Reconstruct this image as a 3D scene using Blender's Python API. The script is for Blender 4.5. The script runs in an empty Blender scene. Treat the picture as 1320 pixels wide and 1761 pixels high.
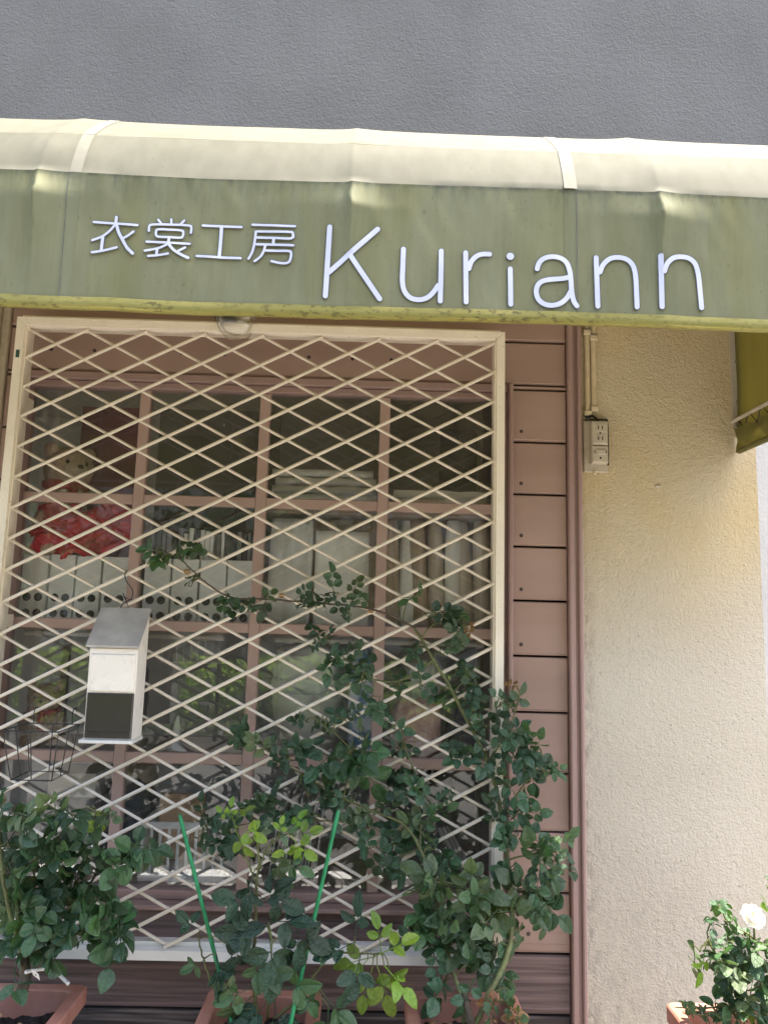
import bpy, math, random
from mathutils import Vector, Matrix, noise as mnoise
random.seed(11)
scene = bpy.context.scene
COL = scene.collection
R = math.radians

# ------------------------------------------------------------------ camera
CAM = Vector((1.12335868, -2.39324821, 1.55065325))
PITCH, YAW, ROLL, F = 0.13779069, 0.01419615, 0.02652817, 1270.0
fwd = Vector((math.sin(YAW)*math.cos(PITCH), math.cos(YAW)*math.cos(PITCH), math.sin(PITCH)))
rt0 = Vector((math.cos(YAW), -math.sin(YAW), 0)); up0 = rt0.cross(fwd)
RT = rt0*math.cos(ROLL) + up0*math.sin(ROLL); UP = -rt0*math.sin(ROLL) + up0*math.cos(ROLL)
cd = bpy.data.cameras.new('camera'); cam = bpy.data.objects.new('camera', cd); COL.objects.link(cam)
cam.matrix_world = Matrix(((RT.x, UP.x, -fwd.x, CAM.x), (RT.y, UP.y, -fwd.y, CAM.y), (RT.z, UP.z, -fwd.z, CAM.z), (0, 0, 0, 1)))
cd.sensor_fit = 'VERTICAL'; cd.sensor_height = 36; cd.sensor_width = 27; cd.lens = 36*F/1761
cd.clip_start = 0.05; cd.clip_end = 500
scene.camera = cam

def at(x, y, Y):
    """world point on the plane y = Y that the photograph shows at pixel (x, y)"""
    d = fwd*F + RT*(x-660) - UP*(y-880.5)
    return CAM + d*((Y-CAM.y)/d.y)

# ------------------------------------------------------------------ light
SUN_EL = R(71); SUN_DIR = Vector((math.cos(SUN_EL), 0.006, math.sin(SUN_EL))).normalized()
w = bpy.data.worlds.new('World'); scene.world = w; w.use_nodes = True
nt = w.node_tree; bg = nt.nodes['Background']
sky = nt.nodes.new('ShaderNodeTexSky'); sky.sky_type = 'NISHITA'; sky.sun_disc = False
sky.sun_elevation = math.asin(SUN_DIR.z); sky.sun_rotation = math.atan2(SUN_DIR.x, SUN_DIR.y)
sky.air_density = 1.0; sky.dust_density = 4.0; sky.ozone_density = 0.3
nt.links.new(sky.outputs[0], bg.inputs[0]); bg.inputs[1].default_value = 0.14
sl = bpy.data.lights.new('sun', 'SUN'); sl.energy = 3.1; sl.angle = R(0.5); sl.color = (1.0, 0.93, 0.82)
so = bpy.data.objects.new('sun', sl); COL.objects.link(so); so.location = (4, -1, 12)
so.rotation_euler = SUN_DIR.to_track_quat('Z', 'Y').to_euler()
scene.view_settings.view_transform = 'Standard'; scene.view_settings.look = 'None'
scene.view_settings.gamma = 1; scene.view_settings.use_curve_mapping = False
scene.view_settings.exposure = 2.76
scene.render.engine = 'CYCLES'
scene.cycles.use_denoising = True
scene.cycles.max_bounces = 10; scene.cycles.transparent_max_bounces = 24
scene.cycles.diffuse_bounces = 5; scene.cycles.caustics_reflective = False; scene.cycles.caustics_refractive = False

# ------------------------------------------------------------------ materials
def mat(name, c1, c2=None, scale=8., stretch=(1, 1, 1), rough=.7, bump=None, spec=.35, metal=0, detail=5, ramp=(.35, .65),
        rand=0, transl=0, tcol=None, extra=None, bump2=None, coat=0):
    m = bpy.data.materials.new(name); m.use_nodes = True
    n, l = m.node_tree.nodes, m.node_tree.links
    bs = n['Principled BSDF']; out = n['Material Output']
    bs.inputs['Roughness'].default_value = rough; bs.inputs['Metallic'].default_value = metal
    bs.inputs['Specular IOR Level'].default_value = spec; bs.inputs['Coat Weight'].default_value = coat
    tc = n.new('ShaderNodeTexCoord'); mp = n.new('ShaderNodeMapping'); mp.inputs['Scale'].default_value = stretch
    l.new(tc.outputs['Object'], mp.inputs[0])
    nz = n.new('ShaderNodeTexNoise'); nz.inputs['Scale'].default_value = scale; nz.inputs['Detail'].default_value = detail
    l.new(mp.outputs[0], nz.inputs['Vector'])
    rp = n.new('ShaderNodeValToRGB'); l.new(nz.outputs['Fac'], rp.inputs[0])
    rp.color_ramp.elements[0].position, rp.color_ramp.elements[1].position = ramp
    rp.color_ramp.elements[0].color = (*c1, 1); rp.color_ramp.elements[1].color = (*(c2 or c1), 1)
    col = rp.outputs[0]
    if rand:
        oi = n.new('ShaderNodeObjectInfo'); mr = n.new('ShaderNodeMapRange')
        mr.inputs[3].default_value = 1-rand; mr.inputs[4].default_value = 1+rand
        l.new(oi.outputs['Random'], mr.inputs[0]); hs = n.new('ShaderNodeHueSaturation')
        l.new(mr.outputs[0], hs.inputs['Value']); l.new(col, hs.inputs['Color']); col = hs.outputs[0]
        mr2 = n.new('ShaderNodeMapRange'); mr2.inputs[3].default_value = .485; mr2.inputs[4].default_value = .515
        mul = n.new('ShaderNodeMath'); mul.operation = 'FRACT'; m7 = n.new('ShaderNodeMath'); m7.operation = 'MULTIPLY'; m7.inputs[1].default_value = 7.31
        l.new(oi.outputs['Random'], m7.inputs[0]); l.new(m7.outputs[0], mul.inputs[0]); l.new(mul.outputs[0], mr2.inputs[0]); l.new(mr2.outputs[0], hs.inputs['Hue'])
    if extra: col = extra(n, l, col, tc)
    l.new(col, bs.inputs['Base Color'])
    last = None
    for b in (bump, bump2):
        if not b: continue
        sc_, st_, dist_ = b[:3]; kind = b[3] if len(b) > 3 else 'noise'
        mp2 = n.new('ShaderNodeMapping'); mp2.inputs['Scale'].default_value = b[4] if len(b) > 4 else stretch
        l.new(tc.outputs['Object'], mp2.inputs[0])
        if kind == 'noise':
            t = n.new('ShaderNodeTexNoise'); t.inputs['Scale'].default_value = sc_; t.inputs['Detail'].default_value = 6; t.inputs['Roughness'].default_value = .6; o = t.outputs['Fac']
        elif kind == 'voro':
            t = n.new('ShaderNodeTexVoronoi'); t.feature = 'SMOOTH_F1'; t.inputs['Scale'].default_value = sc_; t.inputs['Smoothness'].default_value = .6; o = t.outputs['Distance']
        else:
            t = n.new('ShaderNodeTexWave'); t.inputs['Scale'].default_value = sc_; t.inputs['Distortion'].default_value = 1.; o = t.outputs['Fac']
        l.new(mp2.outputs[0], t.inputs['Vector'])
        bp = n.new('ShaderNodeBump'); bp.inputs['Strength'].default_value = st_; bp.inputs['Distance'].default_value = dist_
        l.new(o, bp.inputs['Height'])
        if last: l.new(last, bp.inputs['Normal'])
        last = bp.outputs[0]
    if last: l.new(last, bs.inputs['Normal'])
    if transl:
        tb = n.new('ShaderNodeBsdfTranslucent'); mx = n.new('ShaderNodeMixShader'); mx.inputs[0].default_value = transl
        if tcol:
            tm = n.new('ShaderNodeMixRGB'); tm.blend_type = 'MULTIPLY'; tm.inputs[0].default_value = 1; tm.inputs[2].default_value = (*tcol, 1)
            l.new(col, tm.inputs[1]); l.new(tm.outputs[0], tb.inputs[0])
        else: l.new(col, tb.inputs[0])
        l.new(bs.outputs[0], mx.inputs[1]); l.new(tb.outputs[0], mx.inputs[2]); l.new(mx.outputs[0], out.inputs[0])
    return m

def N(n, t, **k):
    x = n.new(t)
    for a, b in k.items(): setattr(x, a, b)
    return x
def mixc(n, l, fac, a, b, mode='MIX'):
    m = n.new('ShaderNodeMixRGB'); m.blend_type = mode
    if hasattr(fac, 'links'): l.new(fac, m.inputs[0])
    else: m.inputs[0].default_value = fac
    for k, v in ((1, a), (2, b)):
        if hasattr(v, 'links'): l.new(v, m.inputs[k])
        else: m.inputs[k].default_value = (*v, 1)
    return m.outputs[0]
def maprange(n, l, v, a, b, c=0., d=1., smooth=False):
    m = n.new('ShaderNodeMapRange'); m.clamp = True
    if smooth: m.interpolation_type = 'SMOOTHSTEP'
    l.new(v, m.inputs[0])
    for i, x in enumerate((a, b, c, d)): m.inputs[1+i].default_value = x
    return m.outputs[0]
def math2(n, l, op, a, b):
    m = n.new('ShaderNodeMath'); m.operation = op
    for k, v in ((0, a), (1, b)):
        if hasattr(v, 'links'): l.new(v, m.inputs[k])
        else: m.inputs[k].default_value = v
    return m.outputs[0]
def tex_noise(n, l, tc, scale, stretch=(1, 1, 1), detail=5, rough=.55):
    mp = n.new('ShaderNodeMapping'); mp.inputs['Scale'].default_value = stretch; l.new(tc.outputs['Object'], mp.inputs[0])
    t = n.new('ShaderNodeTexNoise'); t.inputs['Scale'].default_value = scale; t.inputs['Detail'].default_value = detail; t.inputs['Roughness'].default_value = rough
    l.new(mp.outputs[0], t.inputs['Vector']); return t.outputs['Fac']
def obj_axis(n, l, tc, ax):
    s = n.new('ShaderNodeSeparateXYZ'); l.new(tc.outputs['Object'], s.inputs[0]); return s.outputs[ax]

AW_Z0, AW_ZC = 2.119, 2.398        # bottom and crease heights of the awning front (the awning's own origin lies at z = 2.0)
def front_dirt(n, l, col, tc):
    z = obj_axis(n, l, tc, 2)
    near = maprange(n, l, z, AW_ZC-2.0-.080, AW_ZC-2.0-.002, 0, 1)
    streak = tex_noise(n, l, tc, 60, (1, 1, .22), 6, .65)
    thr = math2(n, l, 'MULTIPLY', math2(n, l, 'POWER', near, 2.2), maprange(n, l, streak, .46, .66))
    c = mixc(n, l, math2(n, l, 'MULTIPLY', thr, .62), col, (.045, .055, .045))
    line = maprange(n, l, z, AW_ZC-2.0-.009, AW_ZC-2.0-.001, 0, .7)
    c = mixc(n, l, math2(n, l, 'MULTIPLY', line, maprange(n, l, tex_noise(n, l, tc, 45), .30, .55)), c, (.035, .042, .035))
    fade = maprange(n, l, tex_noise(n, l, tc, 26, (1, 1, .12), 6, .65), .36, .66)
    c = mixc(n, l, math2(n, l, 'MULTIPLY', fade, .30), c, (.33, .34, .24))
    dk = maprange(n, l, tex_noise(n, l, tc, 15, (1, 1, .18), 6, .65), .50, .70)
    c = mixc(n, l, math2(n, l, 'MULTIPLY', dk, .25), c, (.12, .14, .075))
    sp = maprange(n, l, tex_noise(n, l, tc, 130, (1, 1, .6), 3, .55), .63, .70)
    big = maprange(n, l, tex_noise(n, l, tc, 6), .4, .7)
    c = mixc(n, l, math2(n, l, 'MULTIPLY', math2(n, l, 'MULTIPLY', sp, big), .6), c, (.06, .07, .04))
    ru = maprange(n, l, tex_noise(n, l, tc, 9, (1, 1, .25), 4), .5, .75)
    return mixc(n, l, math2(n, l, 'MULTIPLY', ru, .45), c, (.25, .235, .075))
def top_dirt(n, l, col, tc):
    sp = maprange(n, l, tex_noise(n, l, tc, 110, (1, 1, 1), 3, .55), .64, .70)
    big = maprange(n, l, tex_noise(n, l, tc, 4), .42, .65)
    c = mixc(n, l, math2(n, l, 'MULTIPLY', math2(n, l, 'MULTIPLY', sp, big), .4), col, (.09, .09, .06))
    st = maprange(n, l, tex_noise(n, l, tc, 18, (1, .15, .15), 5, .6), .45, .68)
    return mixc(n, l, math2(n, l, 'MULTIPLY', st, .28), c, (.115, .118, .080))
def hem_dirt(n, l, col, tc):
    sp = maprange(n, l, tex_noise(n, l, tc, 90, (.6, 1, 1.4), 5, .65), .52, .60)
    big = maprange(n, l, tex_noise(n, l, tc, 5), .35, .6)
    return mixc(n, l, math2(n, l, 'MULTIPLY', math2(n, l, 'MULTIPLY', sp, big), .8), col, (.09, .07, .03))
def stucco_stain_awning_light(n, l, col, tc):
    x = obj_axis(n, l, tc, 0); z = obj_axis(n, l, tc, 2)          # own origin at (.75, 0, .10)
    pit = maprange(n, l, tex_noise(n, l, tc, 95, (1, 1, .8), 3, .5), .63, .71)
    c = mixc(n, l, math2(n, l, 'MULTIPLY', pit, .55), col, (.20, .165, .11))
    edge = maprange(n, l, x, 1.11, 1.053)
    grime = maprange(n, l, tex_noise(n, l, tc, 30, (1, 1, .5), 7, .7), .46, .62)
    c = mixc(n, l, math2(n, l, 'MULTIPLY', math2(n, l, 'MULTIPLY', edge, grime), .7), c, (.20, .17, .14))
    low = maprange(n, l, z, .75, .2)
    c = mixc(n, l, math2(n, l, 'MULTIPLY', math2(n, l, 'MULTIPLY', low, grime), .45), c, (.30, .27, .24))
    glow_vary = maprange(n, l, tex_noise(n, l, tc, 2.6, (1, 1, .8), 2), .40, .62)  # noise that varies the painted yellow light higher up
    dx = math2(n, l, 'MULTIPLY', maprange(n, l, x, 1.075, 1.085), maprange(n, l, x, 1.145, 1.130))
    dz = math2(n, l, 'MULTIPLY', maprange(n, l, z, 1.45, 1.92), maprange(n, l, z, 1.95, 1.935))
    drip = math2(n, l, 'MULTIPLY', math2(n, l, 'MULTIPLY', dx, dz), maprange(n, l, tex_noise(n, l, tc, 55, (1, 1, .06), 4), .45, .62))
    c = mixc(n, l, math2(n, l, 'MULTIPLY', drip, .5), c, (.24, .19, .13))
    up = maprange(n, l, z, 1.25, 1.85, smooth=True)  # yellow light under the awning, painted into the upper wall's colour
    return mixc(n, l, math2(n, l, 'MULTIPLY', up, maprange(n, l, glow_vary, 0, 1, .45, .75)), c, (.60, .45, .21))
def grey_stain(n, l, col, tc):
    st = maprange(n, l, tex_noise(n, l, tc, 5, (1, 1, .10), 6, .6), .45, .72)
    c = mixc(n, l, math2(n, l, 'MULTIPLY', st, .22), col, (.10, .10, .105))
    pt = maprange(n, l, tex_noise(n, l, tc, 1.6, (1, 1, 1), 3), .40, .65)
    c = mixc(n, l, math2(n, l, 'MULTIPLY', pt, .25), c, (.235, .232, .225))
    chip = maprange(n, l, tex_noise(n, l, tc, 24, (1, 1, 1), 2), .735, .75)
    return mixc(n, l, math2(n, l, 'MULTIPLY', chip, .6), c, (.26, .23, .19))
def metal_wear(n, l, col, tc):
    sp = maprange(n, l, tex_noise(n, l, tc, 95, (1, 1, 1), 3, .6), .66, .72)
    c = mixc(n, l, math2(n, l, 'MULTIPLY', sp, .6), col, (.20, .12, .06))
    gr = maprange(n, l, tex_noise(n, l, tc, 9, (1, 1, 1), 5), .42, .7)
    return mixc(n, l, math2(n, l, 'MULTIPLY', gr, .18), c, (.50, .43, .34))
def box_wear(n, l, col, tc):
    sm = maprange(n, l, tex_noise(n, l, tc, 26, (1, 1, 1), 6, .7), .55, .68)
    c = mixc(n, l, math2(n, l, 'MULTIPLY', sm, .30), col, (.42, .38, .34))
    sc_ = maprange(n, l, tex_noise(n, l, tc, 60, (1, 1, .3), 4, .7), .66, .70)
    return mixc(n, l, math2(n, l, 'MULTIPLY', sc_, .5), c, (.25, .20, .15))
def wood_wear(n, l, col, tc):
    g = maprange(n, l, tex_noise(n, l, tc, 22, (.12, 1, 3.2), 8, .7), .54, .66)
    z = obj_axis(n, l, tc, 2); low = maprange(n, l, z, .72, .35)
    c = mixc(n, l, math2(n, l, 'MULTIPLY', math2(n, l, 'MULTIPLY', g, low), .7), col, (.085, .065, .06))
    return c

M = {}
M['fabric'] = mat('awning_fabric', (.192, .194, .102), (.232, .234, .126), 5, rough=.75, bump=(500, .06, .001), spec=.25, transl=.28, tcol=(1.0, .85, .35), extra=front_dirt)
M['fabric_top'] = mat('awning_fabric_faded', (.145, .141, .104), (.165, .160, .120), 30, (1, 1, .4), rough=.8, bump=(400, .06, .001), spec=.2, transl=.20, tcol=(1.0, .85, .45), extra=top_dirt)
M['fabric_seam'] = mat('awning_seam_strip', (.172, .166, .126), (.195, .188, .144), 30, rough=.8, bump=(400, .06, .001), transl=.12)
M['hem'] = mat('awning_hem', (.265, .235, .055), (.32, .29, .085), 12, (.4, 1, 1), rough=.7, bump=(90, .15, .002), transl=.2, extra=hem_dirt)
M['cheek'] = mat('awning_side_fabric', (.115, .105, .032), (.165, .150, .045), 4, (1, 1, .3), rough=.6, bump=(400, .06, .001), transl=.14, tcol=(1, .85, .3))
M['letter'] = mat('letter_vinyl', (.50, .51, .61), (.56, .57, .66), 14, rough=.5)
M['letter_edge'] = mat('letter_dark_edge', (.085, .09, .08), (.14, .15, .12), 60, rough=.8)  # darker outline round each letter, also used for the seam lines
M['grey_wall'] = mat('grey_render', (.150, .143, .130), (.172, .164, .149), 2.5, rough=.85, bump=(120, .9, .007), bump2=(48, .6, .008), spec=.25, extra=grey_stain)
M['stucco'] = mat('cream_stucco', (.53, .475, .385), (.58, .525, .43), 2.2, rough=.9, bump=(150, 1., .007), bump2=(58, .75, .009), spec=.2, extra=stucco_stain_awning_light)
M['stucco_plain'] = mat('cream_stucco_plain', (.50, .45, .36), (.57, .515, .42), 2.2, rough=.9, bump=(150, 1., .007), bump2=(58, .75, .009), spec=.2)
M['pale_stucco'] = mat('pale_grey_stucco', (.50, .49, .49), (.56, .55, .54), 3, rough=.9, bump=(85, .6, .006))
M['wood'] = mat('painted_brown_wood', (.315, .210, .168), (.360, .245, .200), 3, (.5, 1, 2.5), rough=.62, bump=(26, .25, .002, 'noise', (.15, 1, 3)), spec=.35, extra=wood_wear)
M['trim'] = mat('painted_trim', (.300, .198, .172), (.345, .232, .205), 4, (2, 1, .3), rough=.55, bump=(30, .15, .002, 'noise', (3, 1, .2)))
M['sash'] = mat('sash_paint', (.40, .275, .225), (.45, .315, .265), 5, (1, 1, 1), rough=.6, bump=(40, .15, .002))
M['wood_low'] = mat('worn_brown_wood', (.100, .070, .066), (.225, .158, .145), 34, (.05, 1, 2.4), rough=.75, bump=(34, .6, .003, 'noise', (.06, 1, 4)), detail=9, ramp=(.35, .62), extra=wood_wear)
M['weathered'] = mat('weathered_plank', (.055, .045, .042), (.24, .20, .18), 20, (.10, 1, 3), rough=.9, bump=(30, .6, .004, 'noise', (.12, 1, 4)), ramp=(.50, .68), detail=9)
M['dark'] = mat('dark_gap', (.012, .010, .010), rough=.9)
M['nail'] = mat('nail_head', (.055, .036, .03), rough=.5)
M['grille'] = mat('cream_aluminium', (.68, .60, .48), (.73, .65, .53), 10, rough=.42, spec=.5, extra=metal_wear)
M['rail'] = mat('cream_aluminium_rail', (.82, .74, .60), (.86, .78, .64), 6, rough=.40, spec=.5, extra=metal_wear)
M['rail_white'] = mat('grille_bottom_rail_paint', (.70, .68, .62), (.76, .74, .69), 10, rough=.4, spec=.5)
M['sticker'] = mat('green_sticker', (.02, .07, .055), (.12, .16, .12), 300, rough=.4, ramp=(.5, .6))
M['plate'] = mat('outlet_plate', (.40, .34, .25), (.47, .40, .30), 60, rough=.6)
M['socket'] = mat('outlet_plastic', (.44, .38, .29), (.50, .43, .33), 50, rough=.45)
M['black'] = mat('black_plastic', (.012, .012, .013), rough=.4)
M['conduit'] = mat('painted_conduit', (.50, .40, .25), (.57, .47, .31), 20, rough=.6)
M['steel'] = mat('painted_steel', (.42, .37, .30), (.50, .44, .36), 15, rough=.6)
M['screw'] = mat('screw', (.25, .22, .19), rough=.45, metal=.6)
M['box'] = mat('box_enamel', (.84, .77, .68), (.87, .81, .72), 14, rough=.42, spec=.5, extra=box_wear)
M['box_lid'] = mat('box_lid_dusty', (.34, .31, .28), (.52, .48, .43), 12, rough=.75, ramp=(.35, .7), detail=8)
M['box_window'] = mat('box_smoked_window', (.035, .030, .027), (.045, .038, .034), 10, rough=.12, spec=.6)
M['wire'] = mat('dark_wire', (.03, .026, .026), rough=.5)
M['terra'] = mat('faded_terracotta_plastic', (.33, .135, .09), (.45, .23, .17), 9, (1, 1, .5), rough=.7, bump=(60, .1, .002), detail=8)
M['soil'] = mat('soil', (.012, .009, .008), (.035, .026, .020), 80, rough=.95, bump=(140, .9, .01), detail=8)
M['chip'] = mat('wood_chip', (.28, .15, .08), (.40, .26, .15), 60, rough=.8)
M['stake'] = mat('green_stake', (.015, .17, .055), (.03, .24, .09), 30, rough=.45)
M['cane'] = mat('rose_cane', (.085, .080, .030), (.13, .15, .05), 40, rough=.6)
M['cane_old'] = mat('woody_cane', (.075, .058, .040), (.13, .10, .07), 50, rough=.85, bump=(90, .4, .003))
M['twig'] = mat('green_twig', (.075, .10, .028), (.12, .12, .04), 30, rough=.6)
leafkw = dict(rough=.34, spec=.45, rand=.34, detail=3, bump=(9, .35, .02))
M['leaf_dark'] = mat('leaf_dark', (.029, .068, .031), (.048, .100, .043), 18, transl=.18, tcol=(1.3, 1.5, .5), **leafkw)
M['leaf_big'] = mat('leaf_glossy', (.014, .042, .020), (.026, .062, .030), 30, rough=.27, spec=.55, rand=.30, detail=3, bump=(14, .5, .03), transl=.12, tcol=(1.3, 1.5, .5))
M['leaf_mid'] = mat('leaf_mid', (.038, .090, .034), (.060, .118, .042), 18, transl=.22, tcol=(1.3, 1.5, .5), **leafkw)
M['leaf_olive'] = mat('leaf_olive', (.072, .115, .050), (.100, .140, .058), 18, transl=.22, tcol=(1.2, 1.4, .5), **leafkw)
M['leaf_lime'] = mat('leaf_lime', (.15, .26, .025), (.21, .32, .045), 18, transl=.35, tcol=(1.2, 1.3, .5), **leafkw)
M['leaf_red'] = mat('leaf_red', (.17, .075, .035), (.23, .13, .04), 18, transl=.3, **leafkw)
M['petal'] = mat('petal', (.86, .80, .68), (.88, .85, .78), 20, rough=.6, transl=.3)
M['petal_heart'] = mat('petal_heart', (.80, .62, .20), rough=.6, transl=.2)
M['twine'] = mat('raffia', (.34, .20, .07), (.42, .27, .11), 90, rough=.8)
M['label'] = mat('white_plastic', (.74, .72, .68), rough=.4)
M['concrete'] = mat('paving_concrete', (.24, .228, .21), (.30, .285, .26), 5, rough=.9, bump=(60, .3, .004), detail=8)
M['asphalt'] = mat('asphalt', (.045, .045, .046), (.065, .064, .062), 60, rough=.9, bump=(120, .4, .004))
M['road'] = mat('worn_road', (.085, .083, .080), (.12, .117, .112), 4, rough=.9, bump=(120, .4, .004))
M['facade'] = mat('pale_facade', (.40, .38, .35), (.46, .44, .41), 2, rough=.9)
M['kerb'] = mat('kerb_stone', (.34, .33, .31), (.42, .41, .38), 12, rough=.85, bump=(60, .3, .004))
M['paint_white'] = mat('road_paint', (.66, .66, .63), (.74, .74, .72), 30, rough=.7)
M['hedge'] = mat('hedge_leaf', (.20, .34, .030), (.30, .44, .060), 3, rough=.5, transl=.4)
M['tree_leaf'] = mat('tree_leaf', (.035, .075, .022), (.06, .11, .03), 1.5, rough=.5, transl=.2)
M['bark'] = mat('bark', (.07, .055, .04), (.12, .09, .07), 12, (1, 1, .3), rough=.9, bump=(25, .7, .02))
M['room'] = mat('room_plaster', (.27, .255, .23), (.33, .31, .28), 3, rough=.9)
M['room_floor'] = mat('room_floor', (.14, .10, .07), (.20, .14, .10), 4, rough=.6)
M['shelf'] = mat('shelf_board', (.22, .16, .12), (.28, .21, .16), 6, (.3, 1, 1), rough=.6)
M['bulb'] = None
def glass_mat(name, dust=.035, tint=(.93, .95, .93), refl=1.0):
    m = bpy.data.materials.new(name); m.use_nodes = True; n, l = m.node_tree.nodes, m.node_tree.links
    n.clear(); out = n.new('ShaderNodeOutputMaterial')
    tr = n.new('ShaderNodeBsdfTransparent'); tr.inputs[0].default_value = (*tint, 1)
    gl = n.new('ShaderNodeBsdfGlossy'); gl.inputs['Roughness'].default_value = .0
    ge = n.new('ShaderNodeNewGeometry'); dt = n.new('ShaderNodeVectorMath'); dt.operation = 'DOT_PRODUCT'
    l.new(ge.outputs['Incoming'], dt.inputs[0]); l.new(ge.outputs['Normal'], dt.inputs[1])
    om = math2(n, l, 'SUBTRACT', 1.0, math2(n, l, 'ABSOLUTE', dt.outputs['Value'], 0.))
    sch = math2(n, l, 'ADD', math2(n, l, 'MULTIPLY', math2(n, l, 'POWER', om, 5.), .96), .04)   # same from both sides of the thin pane
    mx = n.new('ShaderNodeMixShader'); l.new(math2(n, l, 'MINIMUM', math2(n, l, 'MULTIPLY', sch, refl), 1.), mx.inputs[0]); l.new(tr.outputs[0], mx.inputs[1]); l.new(gl.outputs[0], mx.inputs[2])
    df = n.new('ShaderNodeBsdfDiffuse'); df.inputs[0].default_value = (.62, .56, .48, 1)
    tc = n.new('ShaderNodeTexCoord')
    f1 = tex_noise(n, l, tc, 3.5, (1, 1, 1), 6, .6); sp = maprange(n, l, tex_noise(n, l, tc, 170, (1, 1, 1), 1), .73, .78, 0, .18)
    f = maprange(n, l, f1, .3, .75, dust*.4, dust*1.6); f = math2(n, l, 'ADD', f, sp)
    m2 = n.new('ShaderNodeMixShader'); l.new(f, m2.inputs[0]); l.new(mx.outputs[0], m2.inputs[1]); l.new(df.outputs[0], m2.inputs[2])
    l.new(m2.outputs[0], out.inputs[0]); return m
M['glass'] = glass_mat('window_glass', .034, (.97, .98, .97), 1.8)
M['clear'] = glass_mat('clear_plastic', .10, (.92, .92, .90), 1.6)
M['bulbglass'] = glass_mat('lamp_glass', .06, (.93, .92, .86), 2.6)
def ragm(name, c1, c2, scale=8, stretch=(1, 1, 1), **k): M[name] = mat(name, c1, c2, scale, stretch, **k); return M[name]
ragm('maroon', (.17, .014, .06), (.24, .03, .085), 6, rough=.8)
ragm('red_cloth', (.50, .008, .028), (.62, .016, .04), 8, rough=.6, spec=.3)
ragm('scarf_red', (.42, .015, .025), (.52, .03, .035), 30, rough=.9)
ragm('plush', (.64, .44, .32), (.76, .56, .43), 70, rough=1, bump=(120, 1., .01))
ragm('plush_pale', (.76, .62, .50), (.84, .72, .60), 70, rough=1, bump=(120, 1., .01))
ragm('plush_brown', (.40, .24, .13), (.54, .35, .20), 80, rough=1, bump=(120, 1., .01))
ragm('white_card', (.80, .79, .76), (.84, .83, .80), 8, rough=.5)
ragm('file_card', (.84, .83, .80), (.89, .88, .85), 8, rough=.45)
ragm('grey_card', (.20, .20, .20), (.25, .25, .25), 5, rough=.6)
ragm('board_dark', (.05, .055, .055), (.075, .078, .075), 5, rough=.6)
ragm('navy', (.014, .018, .034), (.025, .03, .05), 20, rough=.7)
ragm('bag', (.80, .79, .76), (.92, .90, .86), 14, (1, 1, .4), rough=.28, spec=.6, ramp=(.3, .7), transl=.3, bump=(18, .8, .02))
ragm('cloth_beige', (.50, .41, .32), (.66, .56, .46), 10, (6, 1, .4), rough=.8)
ragm('cloth_brown', (.34, .23, .14), (.50, .37, .25), 10, (6, 1, .4), rough=.8)
ragm('cloth_white', (.86, .83, .78), (.90, .87, .82), 10, rough=.8)
ragm('cloth_pink', (.62, .32, .28), (.74, .50, .44), 40, rough=.85)
ragm('plastic_white', (.78, .77, .73), (.84, .83, .79), 10, rough=.35, transl=.25)
ragm('cardboard', (.52, .32, .18), (.58, .37, .22), 10, rough=.8)
ragm('blue_print', (.10, .22, .42), (.60, .60, .66), 22, rough=.3, ramp=(.45, .55))
ragm('pvc', (.40, .37, .33), (.46, .43, .38), 10, rough=.4)

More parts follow.
